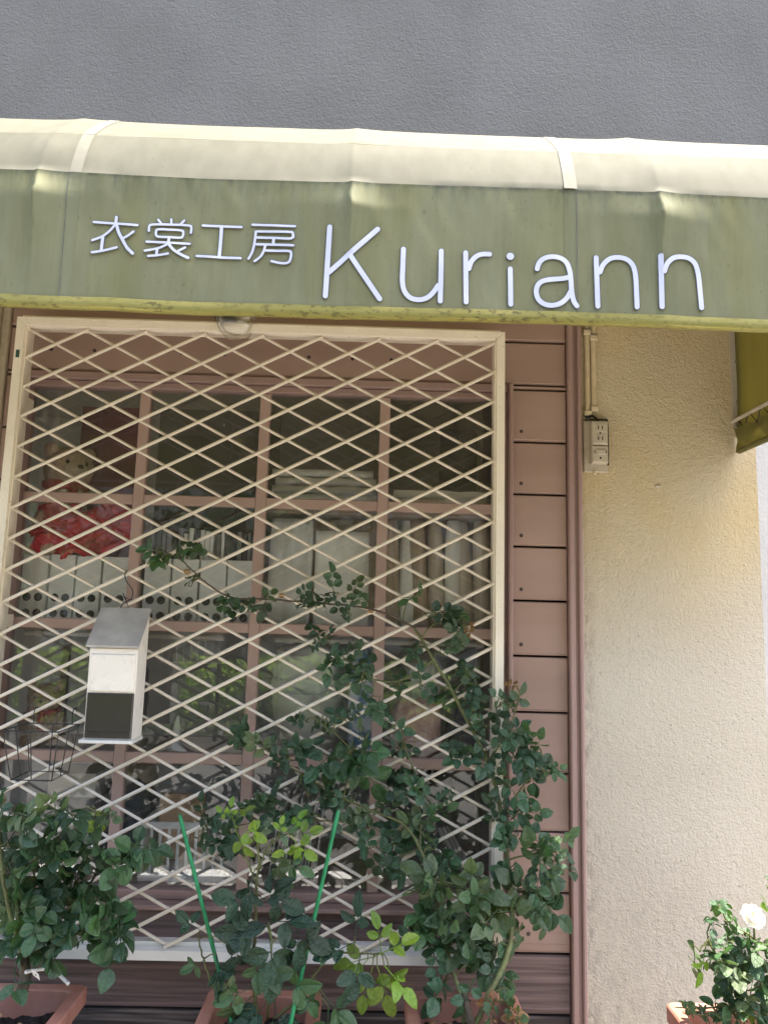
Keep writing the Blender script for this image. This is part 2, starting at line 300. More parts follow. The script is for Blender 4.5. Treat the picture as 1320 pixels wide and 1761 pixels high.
# ------------------------------------------------------------------ mesh helpers
class MB:
    def __init__(s): s.v, s.f, s.m = [], [], []
    def add(s, vs, fs, mi=0):
        k = len(s.v); s.v += [Vector(p) for p in vs]; s.f += [tuple(i+k for i in f) for f in fs]; s.m += [mi]*len(fs); return s
    def box(s, x0, x1, y0, y1, z0, z1, mi=0, bev=0):
        x0, x1 = sorted((x0, x1)); y0, y1 = sorted((y0, y1)); z0, z1 = sorted((z0, z1))
        if not bev:
            v = [(x, y, z) for z in (z0, z1) for y in (y0, y1) for x in (x0, x1)]
            return s.add(v, [(0, 2, 3, 1), (4, 5, 7, 6), (0, 1, 5, 4), (2, 6, 7, 3), (0, 4, 6, 2), (1, 3, 7, 5)], mi)
        b = min(bev, (x1-x0)*.4, (y1-y0)*.4, (z1-z0)*.4)
        # chamfer the four edges of the front (y0) face
        v = [(x0, y1, z0), (x1, y1, z0), (x1, y1, z1), (x0, y1, z1), (x0, y0+b, z0), (x1, y0+b, z0), (x1, y0+b, z1), (x0, y0+b, z1),
             (x0+b, y0, z0+b), (x1-b, y0, z0+b), (x1-b, y0, z1-b), (x0+b, y0, z1-b)]
        return s.add(v, [(0, 3, 2, 1), (0, 1, 5, 4), (1, 2, 6, 5), (2, 3, 7, 6), (3, 0, 4, 7), (4, 5, 9, 8), (5, 6, 10, 9), (6, 7, 11, 10), (7, 4, 8, 11), (8, 9, 10, 11)], mi)
    def tube(s, pts, r, n=6, mi=0, cap=True):
        pts = [Vector(p) for p in pts]; k = len(pts)
        rr = r if isinstance(r, (list, tuple)) else [r]*k
        rings = []; ref = None
        for i, p in enumerate(pts):
            t = (pts[min(i+1, k-1)] - pts[max(i-1, 0)])
            t = t.normalized() if t.length > 1e-9 else Vector((0, 0, 1))
            if ref is None: ref = t.orthogonal().normalized()
            ref = (ref - t*ref.dot(t)); ref = ref.normalized() if ref.length > 1e-6 else t.orthogonal().normalized()
            b = t.cross(ref)
            rings.append([p + (ref*math.cos(2*math.pi*j/n) + b*math.sin(2*math.pi*j/n))*rr[i] for j in range(n)])
        vs = [q for ring in rings for q in ring]; fs = []
        for i in range(k-1):
            for j in range(n):
                fs.append((i*n+j, i*n+(j+1) % n, (i+1)*n+(j+1) % n, (i+1)*n+j))
        if cap: fs += [tuple(range(n-1, -1, -1)), tuple((k-1)*n+j for j in range(n))]
        return s.add(vs, fs, mi)
    def lathe(s, prof, origin, axis=(0, 0, 1), n=20, mi=0):
        ax = Vector(axis).normalized(); u = ax.orthogonal().normalized(); v = ax.cross(u); o = Vector(origin)
        vs = [o + ax*h + (u*math.cos(2*math.pi*j/n)+v*math.sin(2*math.pi*j/n))*max(r, 1e-5) for (r, h) in prof for j in range(n)]
        fs = [(i*n+j, i*n+(j+1) % n, (i+1)*n+(j+1) % n, (i+1)*n+j) for i in range(len(prof)-1) for j in range(n)]
        return s.add(vs, fs, mi)
    def grid(s, fn, nu, nv, mi=0):
        vs = [fn(i/nu, j/nv) for j in range(nv+1) for i in range(nu+1)]
        fs = [(j*(nu+1)+i, j*(nu+1)+i+1, (j+1)*(nu+1)+i+1, (j+1)*(nu+1)+i) for j in range(nv) for i in range(nu)]
        return s.add(vs, fs, mi)
    def blob(s, c, rad, nse=.0, fr=4, n=14, mi=0, sq=1.0):
        c = Vector(c); vs = []
        for j in range(n+1):
            for i in range(2*n):
                th = math.pi*j/n; ph = math.pi*i/n
                d = Vector((math.sin(th)*math.cos(ph), math.sin(th)*math.sin(ph), math.cos(th)))
                if sq != 1: d = Vector([math.copysign(abs(q)**sq, q) for q in d])
                k = 1 + nse*mnoise.noise(d*fr + c*9)
                vs.append(c + Vector((d.x*rad[0], d.y*rad[1], d.z*rad[2]))*k)
        fs = [(j*2*n+i, (j+1)*2*n+i, (j+1)*2*n+(i+1) % (2*n), j*2*n+(i+1) % (2*n)) for j in range(n) for i in range(2*n)]
        return s.add(vs, fs, mi)
    def mesh(s, name, mats, org=Vector((0, 0, 0)), smooth=False):
        me = bpy.data.meshes.new(name); me.from_pydata([tuple(p-org) for p in s.v], [], s.f)
        for m in (mats if isinstance(mats, (list, tuple)) else [mats]): me.materials.append(m)
        me.polygons.foreach_set('material_index', s.m)
        if smooth: me.polygons.foreach_set('use_smooth', [True]*len(s.f))
        me.validate(); me.update(); return me
    def build(s, name, mats, parent=None, smooth=False, solid=0, **props):
        org = Vector(parent['_o']) if parent is not None and '_o' in parent else Vector((0, 0, 0))
        o = bpy.data.objects.new(name, s.mesh(name, mats, org, smooth)); COL.objects.link(o)
        if parent is not None: o.parent = parent; o['_o'] = tuple(org)
        if solid:
            md = o.modifiers.new('thickness', 'SOLIDIFY'); md.thickness = solid; md.offset = 0
        for k, v in props.items(): o[k] = v
        return o
def thing(name, loc, label, cat, group=None):
    o = bpy.data.objects.new(name, None); COL.objects.link(o); o.location = loc; o.empty_display_size = .1
    o['label'] = label; o['category'] = cat; o['_o'] = tuple(loc)
    if group: o['group'] = group
    return o
def smooth_pts(pts, k=6):
    pts = [Vector(p) for p in pts]
    if len(pts) < 3: return pts
    out = []
    for i in range(len(pts)-1):
        p0 = pts[max(i-1, 0)]; p1 = pts[i]; p2 = pts[i+1]; p3 = pts[min(i+2, len(pts)-1)]
        for j in range(k):
            t = j/k
            out.append(.5*((2*p1) + (p2-p0)*t + (2*p0-5*p1+4*p2-p3)*t*t + (3*p1-p0-3*p2+p3)*t**3))
    return out + [pts[-1]]

# ------------------------------------------------------------------ setting: ground, road
GZ = 0.10                                       # pavement level
MB().box(-30, 30, -60, 12, -.30, -.03).build('ground', M['asphalt'], kind='structure')
MB().box(-30, 30, -5.6, -1.776, -.029, 0).build('road', M['road'], kind='structure')
pv = MB()
for i in range(-10, 14):
    for j in range(0, 5):
        x = i*.4; y = -1.62 + j*.4
        if y < 0: pv.box(x+.003, x+.397, y+.003, min(y+.397, -.0), .02, GZ - random.random()*.003)
pv.build('pavement', M['concrete'], kind='structure')
MB().box(-12, -4.0, -1.62, 0, -.02, GZ).box(5.6, 14, -1.62, 0, -.02, GZ).box(-4, 5.6, -1.61, 0, -.02, .05).build('pavement_bed', M['concrete'], kind='structure')
MB().box(-12, 14, -1.775, -1.625, -.02, GZ+.01, bev=.02).build('kerb', M['kerb'], kind='structure')
MB().box(-12, 14, -6.2, -5.6, -.02, .10).build('far_pavement', M['asphalt'], kind='structure')
MB().box(-30, 30, -2.3, -2.18, .0005, .004).build('road_marking', M['paint_white'], kind='structure')

# ------------------------------------------------------------------ shop building
B = thing('shop_building', (0.75, 0, GZ), 'shop front of pinkish brown boards, cream stucco and grey rendered upper wall', 'building')
MB().box(-6, 8, 0, .25, 2.72, 9.0).build('upper_wall', M['grey_wall'], B, label='grey rendered upper wall')
st = MB().box(1.806, 2.392, 0, .25, GZ, 2.718)
st.build('stucco_wall', M['stucco'], B, label='cream stucco wall right of the boards')
MB().box(-6, -3.2, 0, .25, GZ, 2.718).box(-3.2, -.60, 0, .25, 2.35, 2.718).box(-.60, -.150, 0, .25, GZ, 2.718).build('stucco_wall', M['stucco_plain'], B, label='cream stucco wall left of the boards')
MB().box(2.394, 8, .035, .28, GZ, 2.718).build('side_wall', M['pale_stucco'], B, label='pale grey wall set back at the right corner')
# backing behind the boards, with the window opening left free
bk = MB()
bk.box(-.15, 1.806, .024, .05, 2.325, 2.718).box(-.15, 1.806, .024, .05, GZ, .66)
bk.box(-.15, -.055, .024, .05, .66, 2.325).box(1.575, 1.806, .024, .05, .66, 2.325)
bk.build('backing_wall', M['dark'], B)
zs = [2.65, 2.478, 2.311, 2.131, 1.955, 1.782, 1.607, 1.431, 1.256, 1.07, .896, .718, .544, .37, .20]
def board(x0, x1, z0, z1, m='wood', nails=()):
    dy = random.uniform(-.0015, .0015)
    b = MB().box(x0, x1, dy, .022, z0+.0065, z1-.0035, bev=.003)
    # thin lap lip along the bottom edge
    b.box(x0, x1, dy+.003, .022, z0+.0035, z0+.0061)
    o = b.build('siding_board', M[m], B)
    for (nx, nz) in nails:
        MB().lathe([(0, -.0010), (.0050, -.0012), (.0066, .0004), (.0066, .004)], (nx, dy-.0002, nz), (0, 1, 0), 10).build('nail_head', M['nail'], o)
board(-.108, 1.757, 2.478, 2.65)
nx = [at(x, y, 0).x for x, y in ((87, 617), (161, 619), (311, 624), (385, 629), (530, 636), (605, 641), (672, 641), (815, 647))]
board(-.108, 1.757, 2.327, 2.478, nails=[(x, 2.401) for x in nx])
for i in range(1, len(zs)-4):
    z1, z0 = zs[i], zs[i+1]
    if i == 1: z1 = 2.478
    top = z1 if i > 1 else 2.478
    if i == 1:
        board(1.578, 1.757, z0, 2.3265, nails=()); board(-.108, -.062, z0, 2.3265)
    else:
        board(1.578, 1.757, z0, top, nails=[(1.607, z0+.036)]); board(-.108, -.062, z0, top)
board(1.578, 1.757, .544, .718, nails=[(1.63, .60)])
board(-.108, -.062, .544, .718)
board(-.058, 1.574, .544, .655, 'wood_low')
board(-.108, 1.757, .372, .543, 'wood_low')
board(-.108, 1.757, .20, .371, 'weathered')
board(-.108, 1.757, .105, .199, 'weathered')
# corner trims
MB().box(1.759, 1.779, -.022, .04, GZ, 2.7, bev=.004).box(1.7795, 1.789, -.012, .04, GZ, 2.7).box(1.7895, 1.8035, -.026, .04, GZ, 2.7, bev=.004).build('corner_trim', M['trim'], B)
MB().box(-.135, -.110, -.012, .04, GZ, 2.7, bev=.003).box(-.152, -.1355, -.028, .04, GZ, 2.7, bev=.003).build('corner_trim', M['plate'], B, label='greyish left corner trim')
# ledge / floor strip at wall foot
MB().box(-.15, 1.80, -.03, .02, GZ, .104).build('foot_strip', M['weathered'], B)
# window: frame, mullions, panes
Wn = bpy.data.objects.new('window', None); COL.objects.link(Wn); Wn.parent = B; Wn['_o'] = B['_o']; Wn['label'] = 'brown wooden window of sixteen panes'
VX = [.350, .751, 1.153]; HZ = [1.905, 1.496, 1.086]
fr = MB(); fr.box(-.060, -.028, -.012, .055, .66, 2.325, bev=.003)
fr.build('window_frame', M['trim'], Wn)
MB().box(1.548, 1.562, .004, .055, .70, 2.28, bev=.002).box(1.5625, 1.576, -.03, .055, .66, 2.322, bev=.003).build('window_frame', M['trim'], Wn)
MB().box(-.028, 1.562, .008, .055, 2.277, 2.3, bev=.003).box(-.060, 1.5615, -.008, .055, 2.3005, 2.326, bev=.003).build('window_frame', M['trim'], Wn)
MB().box(-.028, 1.5475, .008, .055, .672, .700, bev=.003).box(-.060, 1.578, -.035, .05, .657, .6715, bev=.003).build('window_sill', M['trim'], Wn)
for x in VX: MB().box(x-.0175, x+.0175, .018, .050, .7, 2.277, bev=.003).build('mullion', M['sash'], Wn)
xs4 = [-.028] + VX + [1.548]
for z in HZ:
    for k in range(4):
        a = xs4[k] + (.0176 if k else 0); b = xs4[k+1] - (.0176 if k < 3 else 0)
        MB().box(a, b, .0185, .050, z-.0165, z+.0165, bev=.003).build('glazing_bar', M['sash'], Wn)
zs4 = [2.277] + HZ + [.7]
for r in range(4):
    for k in range(4):
        a = xs4[k] + (.0176 if k else .0003); b = xs4[k+1] - (.0176 if k < 3 else .0003)
        z1 = zs4[r] - (.0166 if r else .0003); z0 = zs4[r+1] + (.0166 if r < 3 else .0003)
        tx, tz = random.uniform(-.004, .004), random.uniform(-.004, .004)
        g = MB().box(a, b, .034, .037, z0, z1)
        for v in g.v: v.y += tx*(v.x-(a+b)/2) + tz*(v.z-(z0+z1)/2)
        g.build('pane', M['glass'], Wn)
# room behind the window
rm = MB()
rm.box(-3.4, 2.3, 1.9, 1.95, GZ, 2.7).box(-3.45, -3.4, .06, 1.95, GZ, 2.7).box(2.3, 2.35, .26, 1.95, GZ, 2.7).box(-3.4, 2.3, .06, 1.9, 2.66, 2.7)
rm.box(-.55, -.15, .2505, .2595, GZ, 2.66).box(1.806, 2.3, .2505, .2595, GZ, 2.66)
rm.build('room_wall', M['room'], B)
MB().box(-3.4, 2.3, .06, 1.9, GZ-.02, GZ).build('room_floor', M['room_floor'], B)

# unseen glazed door left of the frame, added to let daylight into the room
Dr = bpy.data.objects.new('added_daylight_door', None); COL.objects.link(Dr); Dr.parent = B; Dr['_o'] = B['_o']; Dr['label'] = 'unseen glazed door added to let daylight into the room'
for x0_, x1_ in ((-3.198, -1.905), (-1.895, -.602)):
    MB().box(x0_, x0_+.05, .10, .14, GZ+.001, 2.349).box(x1_-.05, x1_, .10, .14, GZ+.001, 2.349).box(x0_+.051, x1_-.051, .10, .14, GZ+.001, GZ+.15).box(x0_+.051, x1_-.051, .10, .14, 2.29, 2.349).build('added_door_frame', M['trim'], Dr)
    MB().box(x0_+.0505, x1_-.0505, .118, .122, GZ+.1505, 2.2895).build('added_door_pane', M['glass'], Dr)
# ------------------------------------------------------------------ grille
LW, LH, GX0, GZT, GY = .1875, .09699, 0., 2.43, -.10
G = thing('security_grille', (0.75, GY, GZT-19*LH), 'cream aluminium diamond lattice grille fixed over the window', 'window grille')
def gp(i, j, y): return Vector((GX0+i*LW, y, GZT-j*LH))
def bar(i0, j0, i1, j1, y, m, r=.0054):
    a, b = gp(i0, j0, y), gp(i1, j1, y); t = (b-a).normalized(); a = a - t*.006; b = b + t*.006
    nrm = Vector((t.z, 0, -t.x)); n = 8; rx, ry = r, .0050
    ring = lambda p: [p + nrm*rx*math.cos(2*math.pi*k/n) + Vector((0, 1, 0))*ry*math.sin(2*math.pi*k/n) for k in range(n)]
    v = ring(a)+ring(b); f = [(k, (k+1) % n, n+(k+1) % n, n+k) for k in range(n)] + [tuple(range(n-1, -1, -1)), tuple(range(n, 2*n))]
    MB().add(v, f).build('lattice_bar', M['grille'], G, smooth=False)
for k in range(-7, 19):          # falling bars, behind
    i0, i1 = max(0, -k), min(8, 19-k)
    bar(i0, i0+k, i1, i1+k, GY+.0052, 'grille', .0046)
for m_ in range(1, 27):          # rising bars, in front
    i0, i1 = max(0, m_-19), min(8, m_)
    bar(i0, m_-i0, i1, m_-i1, GY-.0052, 'grille')
gx0, gx1, gz0, gz1 = -.004, 8*LW+.004, GZT-19*LH-.004, GZT+.006
RWD = .026
def rail(name_m, quad, y0, y1, inner):
    b = MB(); v = [(x, y, z) for y in (y0, y1) for x, z in quad]
    b.add(v, [(0, 1, 2, 3), (7, 6, 5, 4), (0, 4, 5, 1), (1, 5, 6, 2), (2, 6, 7, 3), (3, 7, 4, 0)])
    b.box(*inner); return b.build('frame_rail', M[name_m], G)
e = .0006
rail('rail', [(gx0-RWD, gz1+RWD), (gx0-RWD, gz0-RWD), (gx0, gz0), (gx0, gz1)], -.122, -.060, (gx0+e, gx0+.006, -.112, -.064, gz0, gz1))
rail('rail', [(gx1, gz1), (gx1, gz0), (gx1+RWD, gz0-RWD), (gx1+RWD, gz1+RWD)], -.122, -.060, (gx1-.006, gx1-e, -.112, -.064, gz0, gz1))
rail('rail', [(gx0-RWD+e, gz1+RWD+e), (gx0+e, gz1+e), (gx1-e, gz1+e), (gx1+RWD-e, gz1+RWD+e)], -.1222, -.0602, (gx0-RWD+.012, gx1+RWD-.012, -.112, -.056, gz1+RWD+.0015, gz1+RWD+.009))
rail('rail_white', [(gx0+e, gz0-e), (gx0-RWD+e, gz0-RWD-e), (gx1+RWD-e, gz0-RWD-e), (gx1-e, gz0-e)], -.1222, -.0602, (gx0+.01, gx1-.01, -.092, -.062, gz0+.0002, gz0+.012))
# inner return of the top rail and fixing brackets to the wall
for x in (gx0-.014, gx1+.014):
    for z in (2.2, 1.5, .8):
        MB().box(x-.009, x+.009, -.0595, -.0015, z-.02, z+.02).build('fixing_bracket', M['rail'], G)
MB().box(gx0-.019, gx0-.008, -.1232, -.1221, 2.327, 2.352).build('sticker', M['sticker'], G)

# ------------------------------------------------------------------ awning
AY, AX0, AX1 = -1.03, -.42, 2.322
A = thing('awning', (0.95, 0, 2.0), 'faded olive green shop awning with white lettering and a mouldy hem', 'awning')
RIBS = [-.17, .446, 1.061, 1.673]
def dent(x, z):
    """outward push of the slack canvas at each rib, strongest at the crease"""
    d = 0; zz = AW_ZC - z
    up_ = min(max(zz/.055, 0), 1); up_ = up_*up_*(3-2*up_)
    hgt = (.35 + .65*up_)*math.exp(-max(zz-.055, 0)/.072)
    for k, xr in enumerate(RIBS):
        u = x - xr + .004*mnoise.noise(Vector((z*40, k, 0)))
        prof = math.exp(-u/.040) if u > 0 else (.30*math.exp(u/.10) + .70*math.exp(u/.006))
        d += prof*hgt*(.0250 if k != 2 else .0210)
    d += .0034*mnoise.noise(Vector((x*3, z*4, 1.7))) + .0016*mnoise.noise(Vector((x*9, z*5, 4.1))) + .0007*mnoise.noise(Vector((x*26 + z*14, z*9, 7.7)))
    return d
def sag(x):                       # the crease and the hem are not quite straight
    return .0022*math.sin(x*5.1+.4) + .0016*mnoise.noise(Vector((x*6, 0, 3)))
def xw(u): return AX0 + (AX1-AX0)*u
NU = 700
def front_fn(u, v):
    x = xw(u); z = AW_Z0+.019 + (AW_ZC-AW_Z0-.019)*v
    return (x, AY - dent(x, z) + .014*(1-v)**1.0*0, z + sag(x)*(v if v > .5 else 1-v))
MB().grid(front_fn, NU, 34).build('front_panel', M['fabric'], A, smooth=True)
Y1, Z1 = -.982, 2.512; Y2, Z2 = -.850, 2.636; Y3, Z3 = -.005, 2.80
def rib_arc(x, amp):
    d = 0
    for k, xr in enumerate(RIBS):
        u = x-xr; d += math.exp(-u/.07) if u > 0 else math.exp(u/.035)
    return d*amp
def bend_fn(u, v):
    x = xw(u); y = AY + (Y1-AY)*v; z = AW_ZC + (Z1-AW_ZC)*v; b = .003*math.sin(math.pi*v) + rib_arc(x, .006)*(.35+.65*math.sin(math.pi*v))*(v > 0)
    y -= b*.9; z += b*.4
    if v == 0: return (x, AY - dent(x, AW_ZC), AW_ZC+sag(x))
    return (x, y, z + sag(x)*(1-v) + .0012*mnoise.noise(Vector((x*5, v*2, 8))))
MB().grid(bend_fn, NU, 14).build('bent_panel', M['fabric_top'], A, smooth=True)
def top_fn(u, v):
    x = xw(u); y = Y1 + (Y2-Y1)*v; z = Z1 + (Z2-Z1)*v; b = .003*math.sin(math.pi*v) + rib_arc(x, .006)*(.35+.65*math.sin(math.pi*v*.5+.4))
    if v == 0: b = rib_arc(x, .006)*.35
    return (x, y - b*.66 + (0 if v else .0), z + b*.75 + .0012*mnoise.noise(Vector((x*5, v*2, 8))))
MB().grid(top_fn, NU, 14).build('shoulder_panel', M['fabric_top'], A, smooth=True)
def roof_fn(u, v):
    x = xw(u); b = rib_arc(x, .006)*.9*(1-v)
    return (x, Y2 + (Y3-Y2)*v - .66*b*(1-v), Z2 + (Z3-Z2)*v + .75*b - .012*math.sin(math.pi*v))
MB().grid(roof_fn, 160, 8).build('roof_panel', M['fabric_top'], A, smooth=True)
# hem: slightly proud, turned under
hem = MB()
def hem_fn(u, v):
    x = xw(u); s = sag(x)
    pr = [(AY-.0015, AW_Z0+.0215), (AY-.0022, AW_Z0+.012), (AY-.0020, AW_Z0+.002), (AY+.002, AW_Z0-.0005), (AY+.016, AW_Z0+.001), (AY+.018, AW_Z0+.018)]
    y, z = pr[int(round(v*5))]
    return (x, y - dent(x, AW_Z0+.02), z + s + .0012*mnoise.noise(Vector((x*14, 0, 2))))
hem.grid(hem_fn, 260, 5).build('hem', M['hem'], A, smooth=True)
# weld seams
for xs_, wd in ((.517, .024), (1.497, .026)):
    for nm, fn, y_off, mm in (('front', front_fn, .0009, 'fabric'), ('bend', bend_fn, .0012, 'fabric_seam'), ('top', top_fn, .0012, 'fabric_seam')):
        s_ = MB()
        def f2(u, v, fn=fn, y_off=y_off, nm=nm):
            x = xs_ - wd/2 + wd*u; uu = (x-AX0)/(AX1-AX0)
            if nm == 'front': v = .0 + v*.995
            p = Vector(fn(uu, max(v, 1e-4))); dd = {'front': Vector((0, -1, 0)), 'bend': Vector((0, -.9, .4)), 'top': Vector((0, -.66, .75))}[nm]
            edge = .5
            return p + dd*y_off*(1 if nm != 'front' else edge*1.2)
        s_.grid(f2, 6, 20).build('seam_strip', M[mm], A, smooth=False)
# stitched line beside each seam
for xs_ in (.506, 1.508):
    ln = MB(); ln.grid(lambda u, v: Vector(front_fn((xs_ + .0014*u - AX0)/(AX1-AX0), v*.99)) + Vector((0, -.0022, 0)), 1, 24); ln.build('seam_line', M['letter_edge'], A)
# frame under the canvas: front bar, rib arcs
fb = MB(); fb.tube([(AX0+.02, AY+.03, AW_ZC-.01), (AX1-.02, AY+.03, AW_ZC-.01)], .011, 8); fb.build('frame_bar', M['steel'], A)
MB().tube([(AX0+.02, AY+.028, AW_Z0+.03), (AX1-.02, AY+.028, AW_Z0+.03)], .009, 8).build('frame_bar', M['steel'], A)
for xr in RIBS + [AX1-.03]:
    MB().tube([(xr, AY+.03, AW_Z0+.03), (xr, AY+.03, AW_ZC-.02), (xr, Y1+.03, Z1-.03), (xr, Y2+.02, Z2-.03), (xr, -.01, Z3-.06)], .009, 8).build('frame_rib', M['steel'], A)
# right cheek: side panel hung above a rail, laced valance under it
zr = 2.221
ck = MB()
prof = [(AY, AW_ZC), (Y1, Z1), (Y2, Z2), (Y3-.02, Z3-.004)]
def top_at(y):
    for (ya, za), (yb, zb) in zip(prof, prof[1:]):
        if ya <= y <= yb: return za + (zb-za)*(y-ya)/(yb-ya)
    return prof[-1][1]
def cheek_fn(u, v):
    y = -.001 + (AY+.004+.001)*u; zb = zr - .050; zt = top_at(y) - .003
    return (AX1 + .011 + .004*math.sin(u*34)*(1-v)*min(1, u*8) + .003*mnoise.noise(Vector((u*9, v*5, 2))), y, zb + (zt-zb)*v)
ck.grid(cheek_fn, 80, 16).build('side_panel', M['cheek'], A, smooth=True)
def val_fn(u, v):
    y = -.012 + (AY+.004+.012)*u; lace = .010*abs(math.sin(u*math.pi*13))
    zt = zr - .024 - lace*.8; zb = AW_Z0 - .004 + .003*math.sin(u*23)
    pull = .010*math.sin(u*52 + v*2.5)*math.exp(-u*7) + .004*mnoise.noise(Vector((u*20, v*3, 0)))
    return (AX1 + .001 + pull - .014*math.exp(-u*40)*(v), y + .012*math.exp(-u*30)*(1-v), zb + (zt-zb)*v)
MB().grid(val_fn, 120, 12).build('side_valance', M['cheek'], A, smooth=True)
MB().tube([(AX1+.004, -.02, AW_Z0-.002), (AX1+.004, -.35, AW_Z0-.003), (AX1+.004, AY+.01, AW_Z0-.002)], .010, 8).build('side_hem', M['cheek'], A)
MB().tube([(AX1-.006, -.0, zr), (AX1-.006, AY+.02, zr)], .0065, 8).build('side_rail', M['steel'], A)
lc = MB(); pts = []
for k in range(26):
    y = -.03 - k*.039
    pts.append((AX1-.006, y, zr+.008) if k % 2 == 0 else (AX1+.001, y, zr-.040))
lc.tube(pts, .0022, 5); lc.build('lacing_cord', M['wire'], A)
# left cheek (outside the frame)
lk = MB(); lk.grid(lambda u, v: (AX0+.002, -.03 + (AY+.034)*u, AW_Z0 + (top_at(-.03 + (AY+.034)*u)-.003-AW_Z0)*v), 30, 8); lk.build('side_panel', M['cheek'], A, smooth=True)
# bracket on the wall beside the cheek
bx0, bx1 = at(1256, 640, -.006).x, at(1274, 640, -.006).x
wb = MB().box(bx0, bx1, -.007, -.0002, 2.215, 2.78).box(bx1-.003, bx1+.001, -.03, -.0072, 2.22, 2.78).build('wall_bracket', M['steel'], A)
for z in (2.29, 2.43, 2.55): MB().lathe([(0, -.006), (.005, -.005), (.006, 0)], ((bx0+bx1)/2, -.007, z), (0, 1, 0), 8).build('screw', M['screw'], wb)
MB().tube([(bx0+.006, -.012, 2.20), (bx0+.003, -.02, 2.225), (AX1-.006, -.02, zr)], .004, 6).build('rail_hook', M['screw'], A)

# ---- lettering
def ribbon(mb, pts, r, off, mi):
    """flat stroke with round ends, lying on the canvas (pts are x,z)"""
    pts = [Vector((p[0], p[1])) for p in pts]; n = len(pts); L_, R_ = [], []
    for i in range(n):
        t = pts[min(i+1, n-1)] - pts[max(i-1, 0)]; t = t.normalized() if t.length else Vector((1, 0)); nn = Vector((-t.y, t.x))
        k = 1.0
        if 0 < i < n-1:
            a = (pts[i]-pts[i-1]).normalized(); c = a.dot(t); k = min(1/max(c, .6), 1.4)
        L_.append(pts[i]+nn*r*k); R_.append(pts[i]-nn*r*k)
    def cap(p, t):
        a0 = math.atan2(t.y, t.x); return [p + Vector((math.cos(a0+math.pi/2-math.pi*k/8), math.sin(a0+math.pi/2-math.pi*k/8)))*r for k in range(1, 8)]
    e_ = cap(pts[-1], (pts[-1]-pts[-2]).normalized()); s_ = cap(pts[0], (pts[0]-pts[1]).normalized())
    P = lambda q: (q.x, AY - dent(q.x, q.y) - off, q.y)
    vs = [P(q) for q in L_] + [P(q) for q in R_] + [P(q) for q in e_] + [P(q) for q in s_]
    fs = [(i, n+i, n+i+1, i+1) for i in range(n-1)]
    fs.append(tuple([n-1] + [n+n+k for k in range(7)][::1] + [2*n-1])[::-1]); fs.append(tuple([n] + [2*n+7+k for k in range(7)] + [0])[::-1])
    mb.add(vs, fs, mi)
def glyph(strokes, sc, ox, oy, wpx, dots=()):
    mb = MB(); k = 0
    for st_ in strokes:
        ww = wpx; closed = False
        if isinstance(st_, dict): ww = st_['w']; st_ = st_['p']
        p3 = [at(ox + x/sc, oy + y/sc, AY) for x, y in st_]
        p2 = smooth_pts([Vector((q.x, q.z, 0)) for q in p3], 6)
        # keep points apart so that the strip does not fold
        q2 = [p2[0]]
        for q in p2[1:]:
            if (q-q2[-1]).length > .0025: q2.append(q)
        if len(q2) < 2: q2.append(p2[-1])
        r = ww*.5*.00107
        ribbon(mb, q2, r+.0017, .0016 + k*.00012, 1); ribbon(mb, q2, r, .0032 + k*.00012, 0); k += 1
    for x, y, rr in dots:
        c = at(ox + x/sc, oy + y/sc, AY)
        for r_, off, mi in ((rr/sc*.00107+.0017, .0016, 1), (rr/sc*.00107, .0032, 0)):
            vs = [(c.x + r_*math.cos(a*math.pi/10), AY-dent(c.x, c.z)-off, c.z + r_*math.sin(a*math.pi/10)) for a in range(20)]
            mb.add(vs, [tuple(range(20))], mi)
    mb.build('letter', [M['letter'], M['letter_edge']], A)
S3, S4 = (2.87, 440, 200), (2.87, 860, 200)
glyph([[(365, 555), (354, 722), (343, 890)], [(600, 565), (480, 672), (360, 775)], [(465, 695), (538, 800), (610, 905)]], *S3, 9.2)
glyph([[(727, 660), (724, 740), (722, 820), (733, 868), (762, 899), (805, 908), (845, 897), (875, 870), (897, 838)], [(913, 668), (911, 790), (908, 915)]], *S3, 9.0)
glyph([[(1033, 677), (1034, 800), (1035, 920)], [(1048, 756), (1060, 722), (1085, 695), (1115, 684), (1155, 684)]], *S3, 9.0)
glyph([[(1253, 755), (1254, 842), (1255, 930)]], *S3, 9.0, dots=[(1253, 693, 20)])
glyph([[(180, 755), (190, 725), (215, 703), (255, 695), (295, 702), (325, 725), (340, 765), (345, 805), (350, 870), (360, 915), (375, 938)],
       [(338, 797), (300, 804), (230, 810), (190, 827), (175, 863), (185, 904), (215, 929), (255, 936), (295, 925), (325, 900), (344, 868)]], *S4, 9.0)
glyph([[(470, 700), (474, 820), (478, 940)], [(488, 772), (505, 735), (535, 708), (575, 700), (620, 710), (650, 740), (663, 790), (667, 868), (670, 945)]], *S4, 9.0)
glyph([[(783, 698), (788, 822), (792, 945)], [(801, 772), (815, 735), (845, 708), (885, 701), (925, 708), (955, 735), (971, 790), (979, 870), (986, 950)]], *S4, 9.0)
KZ = (3.3, 140, 360)
def w_(p, w): return {'p': p, 'w': w}
glyph([w_([(203, 50), (200, 82)], 5.5), [(75, 77), (200, 86), (322, 95)], [(196, 92), (165, 127), (120, 160), (60, 182)], w_([(127, 158), (118, 236)], 5.5), [(65, 250), (130, 240), (205, 222)],
       w_([(205, 95), (216, 135), (235, 172), (265, 225), (300, 260)], 5.5), [(300, 133), (270, 155), (243, 170)]], *KZ, 4.4)
